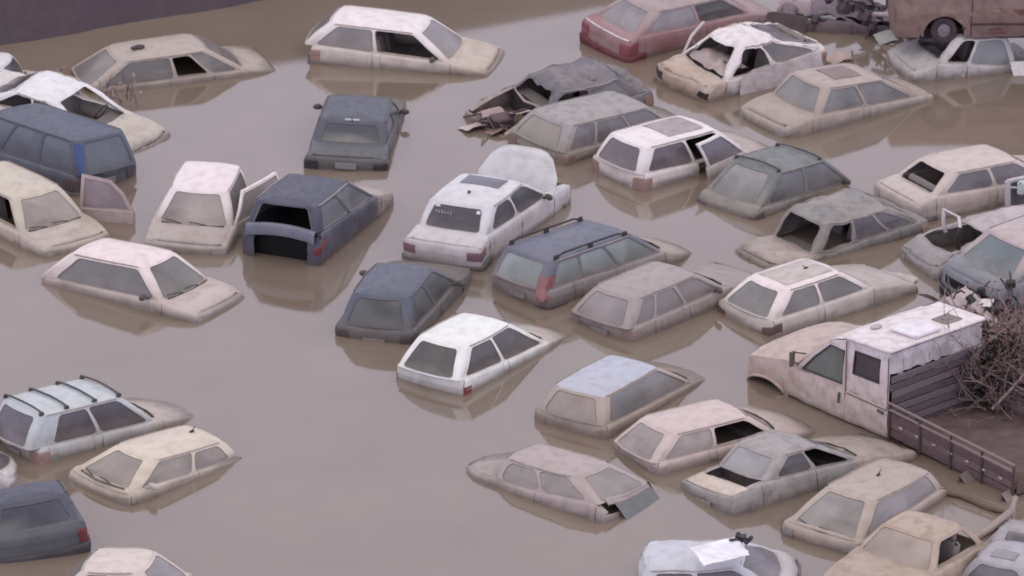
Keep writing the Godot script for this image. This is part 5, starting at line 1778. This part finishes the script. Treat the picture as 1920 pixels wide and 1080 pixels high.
	o = build_car({called = "sedan", label = "grey car roof cut by the bottom right corner, past the tan pickup cab", category = "sedan", at = [8.078, 12.544, -0.812], turn = [244.07, 0.56, -0.28],
		paint = lin(180, 176, 182), mud = lin(165,157,155), mr = 0.15, ms = 0.6, mh = 0.8, glass = lin(120, 118, 122), sunroof = [0.15, 0.45, 0.5, lin(150,146,150), "sunroof"], mirrors = [], wipers = false, xn = 2.1, xc = 0.493, xf = 0.423, xr = -0.475, xb = -1.55, xt = -2.15, yn = 0.72, yc = 0.983, yr = 1.304, yb = 0.98, yt = 0.95, wn = 0.72, wc = 0.646, wr = 0.413, wb = 0.7, wt = 0.71, cuts = [0, 0.5, 1]})
	o = build_car({called = "station_wagon", label = "silver wagon with four dark bars across its roof, left edge above the cream coupe", category = "station wagon", at = [-7.165, 6.367, -0.78], turn = [36.62, -1.59, -4.1],
		paint = lin(200,206,208), mud = lin(188,174,164), mr = 0, ms = 0.45, mh = 0.95, glass = lin(104, 98, 104), cuts = [0, 0.44, 0.84, 1], windows = {right = ["pane", "pane", "panel"], left = ["pane", "pane", "panel"]}, bars = [0.02, 0.32, 0.66, 0.97], mirrors = [], handles = false, xn = 2.012, xc = 0.685, xf = 0.07, xr = -1.566, xb = -1.876, xt = -1.742, yn = 0.666, yc = 0.936, yr = 1.487, yb = 0.96, yt = 0.837, wn = 0.422, wc = 0.699, wr = 0.642, wb = 0.654, wt = 0.74})
	o = build_car({called = "hatchback", label = "cream silted rounded hatchback facing lower left with one mirror just above water", category = "hatchback", at = [-6.281, 8.31, -0.811], turn = [225.46, 4.8, -0.05],
		paint = lin(224,212,194), mud = lin(194,180,166), mr = 0.2, ms = 0.6, mh = 0.85, glass = lin(160, 150, 142), cuts = [0, 0.55, 1], mirrors = [-1], mirror_colour = lin(214,204,194), antenna = [0.8, 0], tail_lamps = false, round = [0.1, 0.16], roof_crown = 0.09, cowl_colour = lin(130,118,112), xn = 1.191, xc = 0.952, xf = 0.363, xr = -1.335, xb = -1.523, xt = -1.65, yn = 0.785, yc = 0.924, yr = 1.253, yb = 0.968, yt = 0.876, wn = 0.727, wc = 0.719, wr = 0.49, wb = 0.673, wt = 0.684})
	o = build_car({called = "hatchback", label = "dark grey car tail with a red lamp at the lower left edge", category = "hatchback", at = [-8.249, 9.836, -0.579], turn = [106.11, -3.06, -4.34],
		paint = lin(84, 86, 98), mud = lin(113,114,114), mr = 0, ms = 0.4, mh = 0.5, glass = lin(80, 82, 96), lamp_colour = lin(124,56,66), lamp_w = 2, lamp_sides = [1], mirrors = [], wipers = false, bumper_colour = lin(90,86,88), plate = false, xn = 0.643, xc = -0.207, xf = -0.637, xr = -1.357, xb = -1.737, xt = -1.897, yn = 0.72, yc = 0.95, yr = 1.291, yb = 0.969, yt = 0.915, wn = 0.71, wc = 0.71, wr = 0.633, wb = 0.741, wt = 0.769, cuts = [0, 0.5, 1]})
	o = build_car({called = "sedan", label = "pale beige car roof just above the water at the bottom left edge", category = "sedan", at = [-6.659, 12.998, -0.881], turn = [169.45, -3.31, 3.6],
		paint = lin(222,208,198), mud = lin(197,183,173), mr = 0.1, ms = 0.6, mh = 0.9, glass = lin(150, 142, 140), mirrors = [], wipers = false, xn = 2.1, xc = 0.796, xf = 0.13, xr = -0.827, xb = -1.316, xt = -1.436, yn = 0.72, yc = 0.876, yr = 1.448, yb = 0.988, yt = 0.95, wn = 0.72, wc = 0.711, wr = 0.54, wb = 0.697, wt = 0.71, cuts = [0, 0.5, 1]})
	o = build_car({called = "hatchback", label = "white car front corner poking in at the left edge above the dark car tail", category = "hatchback", at = [-9.913, 8.441, -0.73], turn = [-3.11, -0.84, -12.77],
		paint = lin(240,240,239), mud = lin(180,164,152), mr = 0, ms = 0.3, mh = 0.3, glass = lin(100, 96, 104), mirrors = [], wipers = false, xn = 1.504, xc = 1.225, xf = 0.28, xr = -1.35, xb = -1.75, xt = -1.88, yn = 0.714, yc = 0.954, yr = 1.38, yb = 0.93, yt = 0.88, wn = 0.625, wc = 0.713, wr = 0.55, wb = 0.7, wt = 0.7, cuts = [0, 0.5, 1]})
	o = build_car({called = "hatchback", label = "silver white car side with a grey window, jammed under the rusty red pickup", category = "hatchback", at = [8.933, -12.074, -0.675], turn = [198.06, 5.32, -0.37],
		paint = lin(214,208,206), mud = lin(165,157,151), mr = 0.05, ms = 0.35, mh = 0.5, glass = lin(146, 148, 150), cuts = [0, 0.34, 1], windows = {left = ["gone", "pane"], right = ["gone", "pane"], front = "gone"}, cabin = true, mirrors = [], wipers = false, post_c = 0.06, dent = 0.02, worn = true, xn = 1.12, xc = 0.471, xf = 0.073, xr = -1.074, xb = -1.259, xt = -1.88, yn = 0.72, yc = 0.976, yr = 1.436, yb = 0.857, yt = 0.88, wn = 0.71, wc = 0.722, wr = 0.544, wb = 0.695, wt = 0.7})
	o = build_car({called = "station_wagon", label = "white wreck cut by the bottom edge, dented grey blue roof", category = "station wagon", at = [3.587, 12.446, -0.81], turn = [-5.18, 4.5, 1.39],
		paint = lin(206,208,215), mud = lin(194,183,180), mr = 0.1, ms = 0.3, mh = 0.6, glass = lin(110, 104, 112), dent = 0.03, cuts = [0, 0.5, 1], mirrors = [], wipers = false, rear_glass = lin(220,218,226), xn = 1.227, xc = 0.784, xf = 0.258, xr = -1.286, xb = -1.426, xt = -1.486, yn = 0.678, yc = 0.959, yr = 1.282, yb = 0.93, yt = 0.992, wn = 0.701, wc = 0.711, wr = 0.555, wb = 0.7, wt = 0.754})
	o = build_car({called = "wrecked_car", label = "dark mauve crushed car at the left of the top right scrap heap", category = "wrecked car", at = [7.005, -14.726, -0.806], turn = [169.22, 1.37, 5.28],
		paint = lin(104, 92, 104), mud = lin(141,123,123), mr = 0.3, ms = 0.3, mh = 0.4, glass = lin(70, 62, 70), dent = 0.07, windows = {front = "gone", left = ["gone", "gone"], right = ["gone", "gone"]}, mirrors = [], wipers = false, plate = false, lamp_colour = lin(90,76,80), worn = true, xn = 1.36, xc = 0.969, xf = 0.623, xr = -0.711, xb = -1.55, xt = -2.15, yn = 0.987, yc = 0.912, yr = 1.043, yb = 0.98, yt = 0.95, wn = 0.665, wc = 0.724, wr = 0.555, wb = 0.7, wt = 0.71, cuts = [0, 0.5, 1]})
	truck()
	red_pickup()
	bush()
	stalks()
	litter()
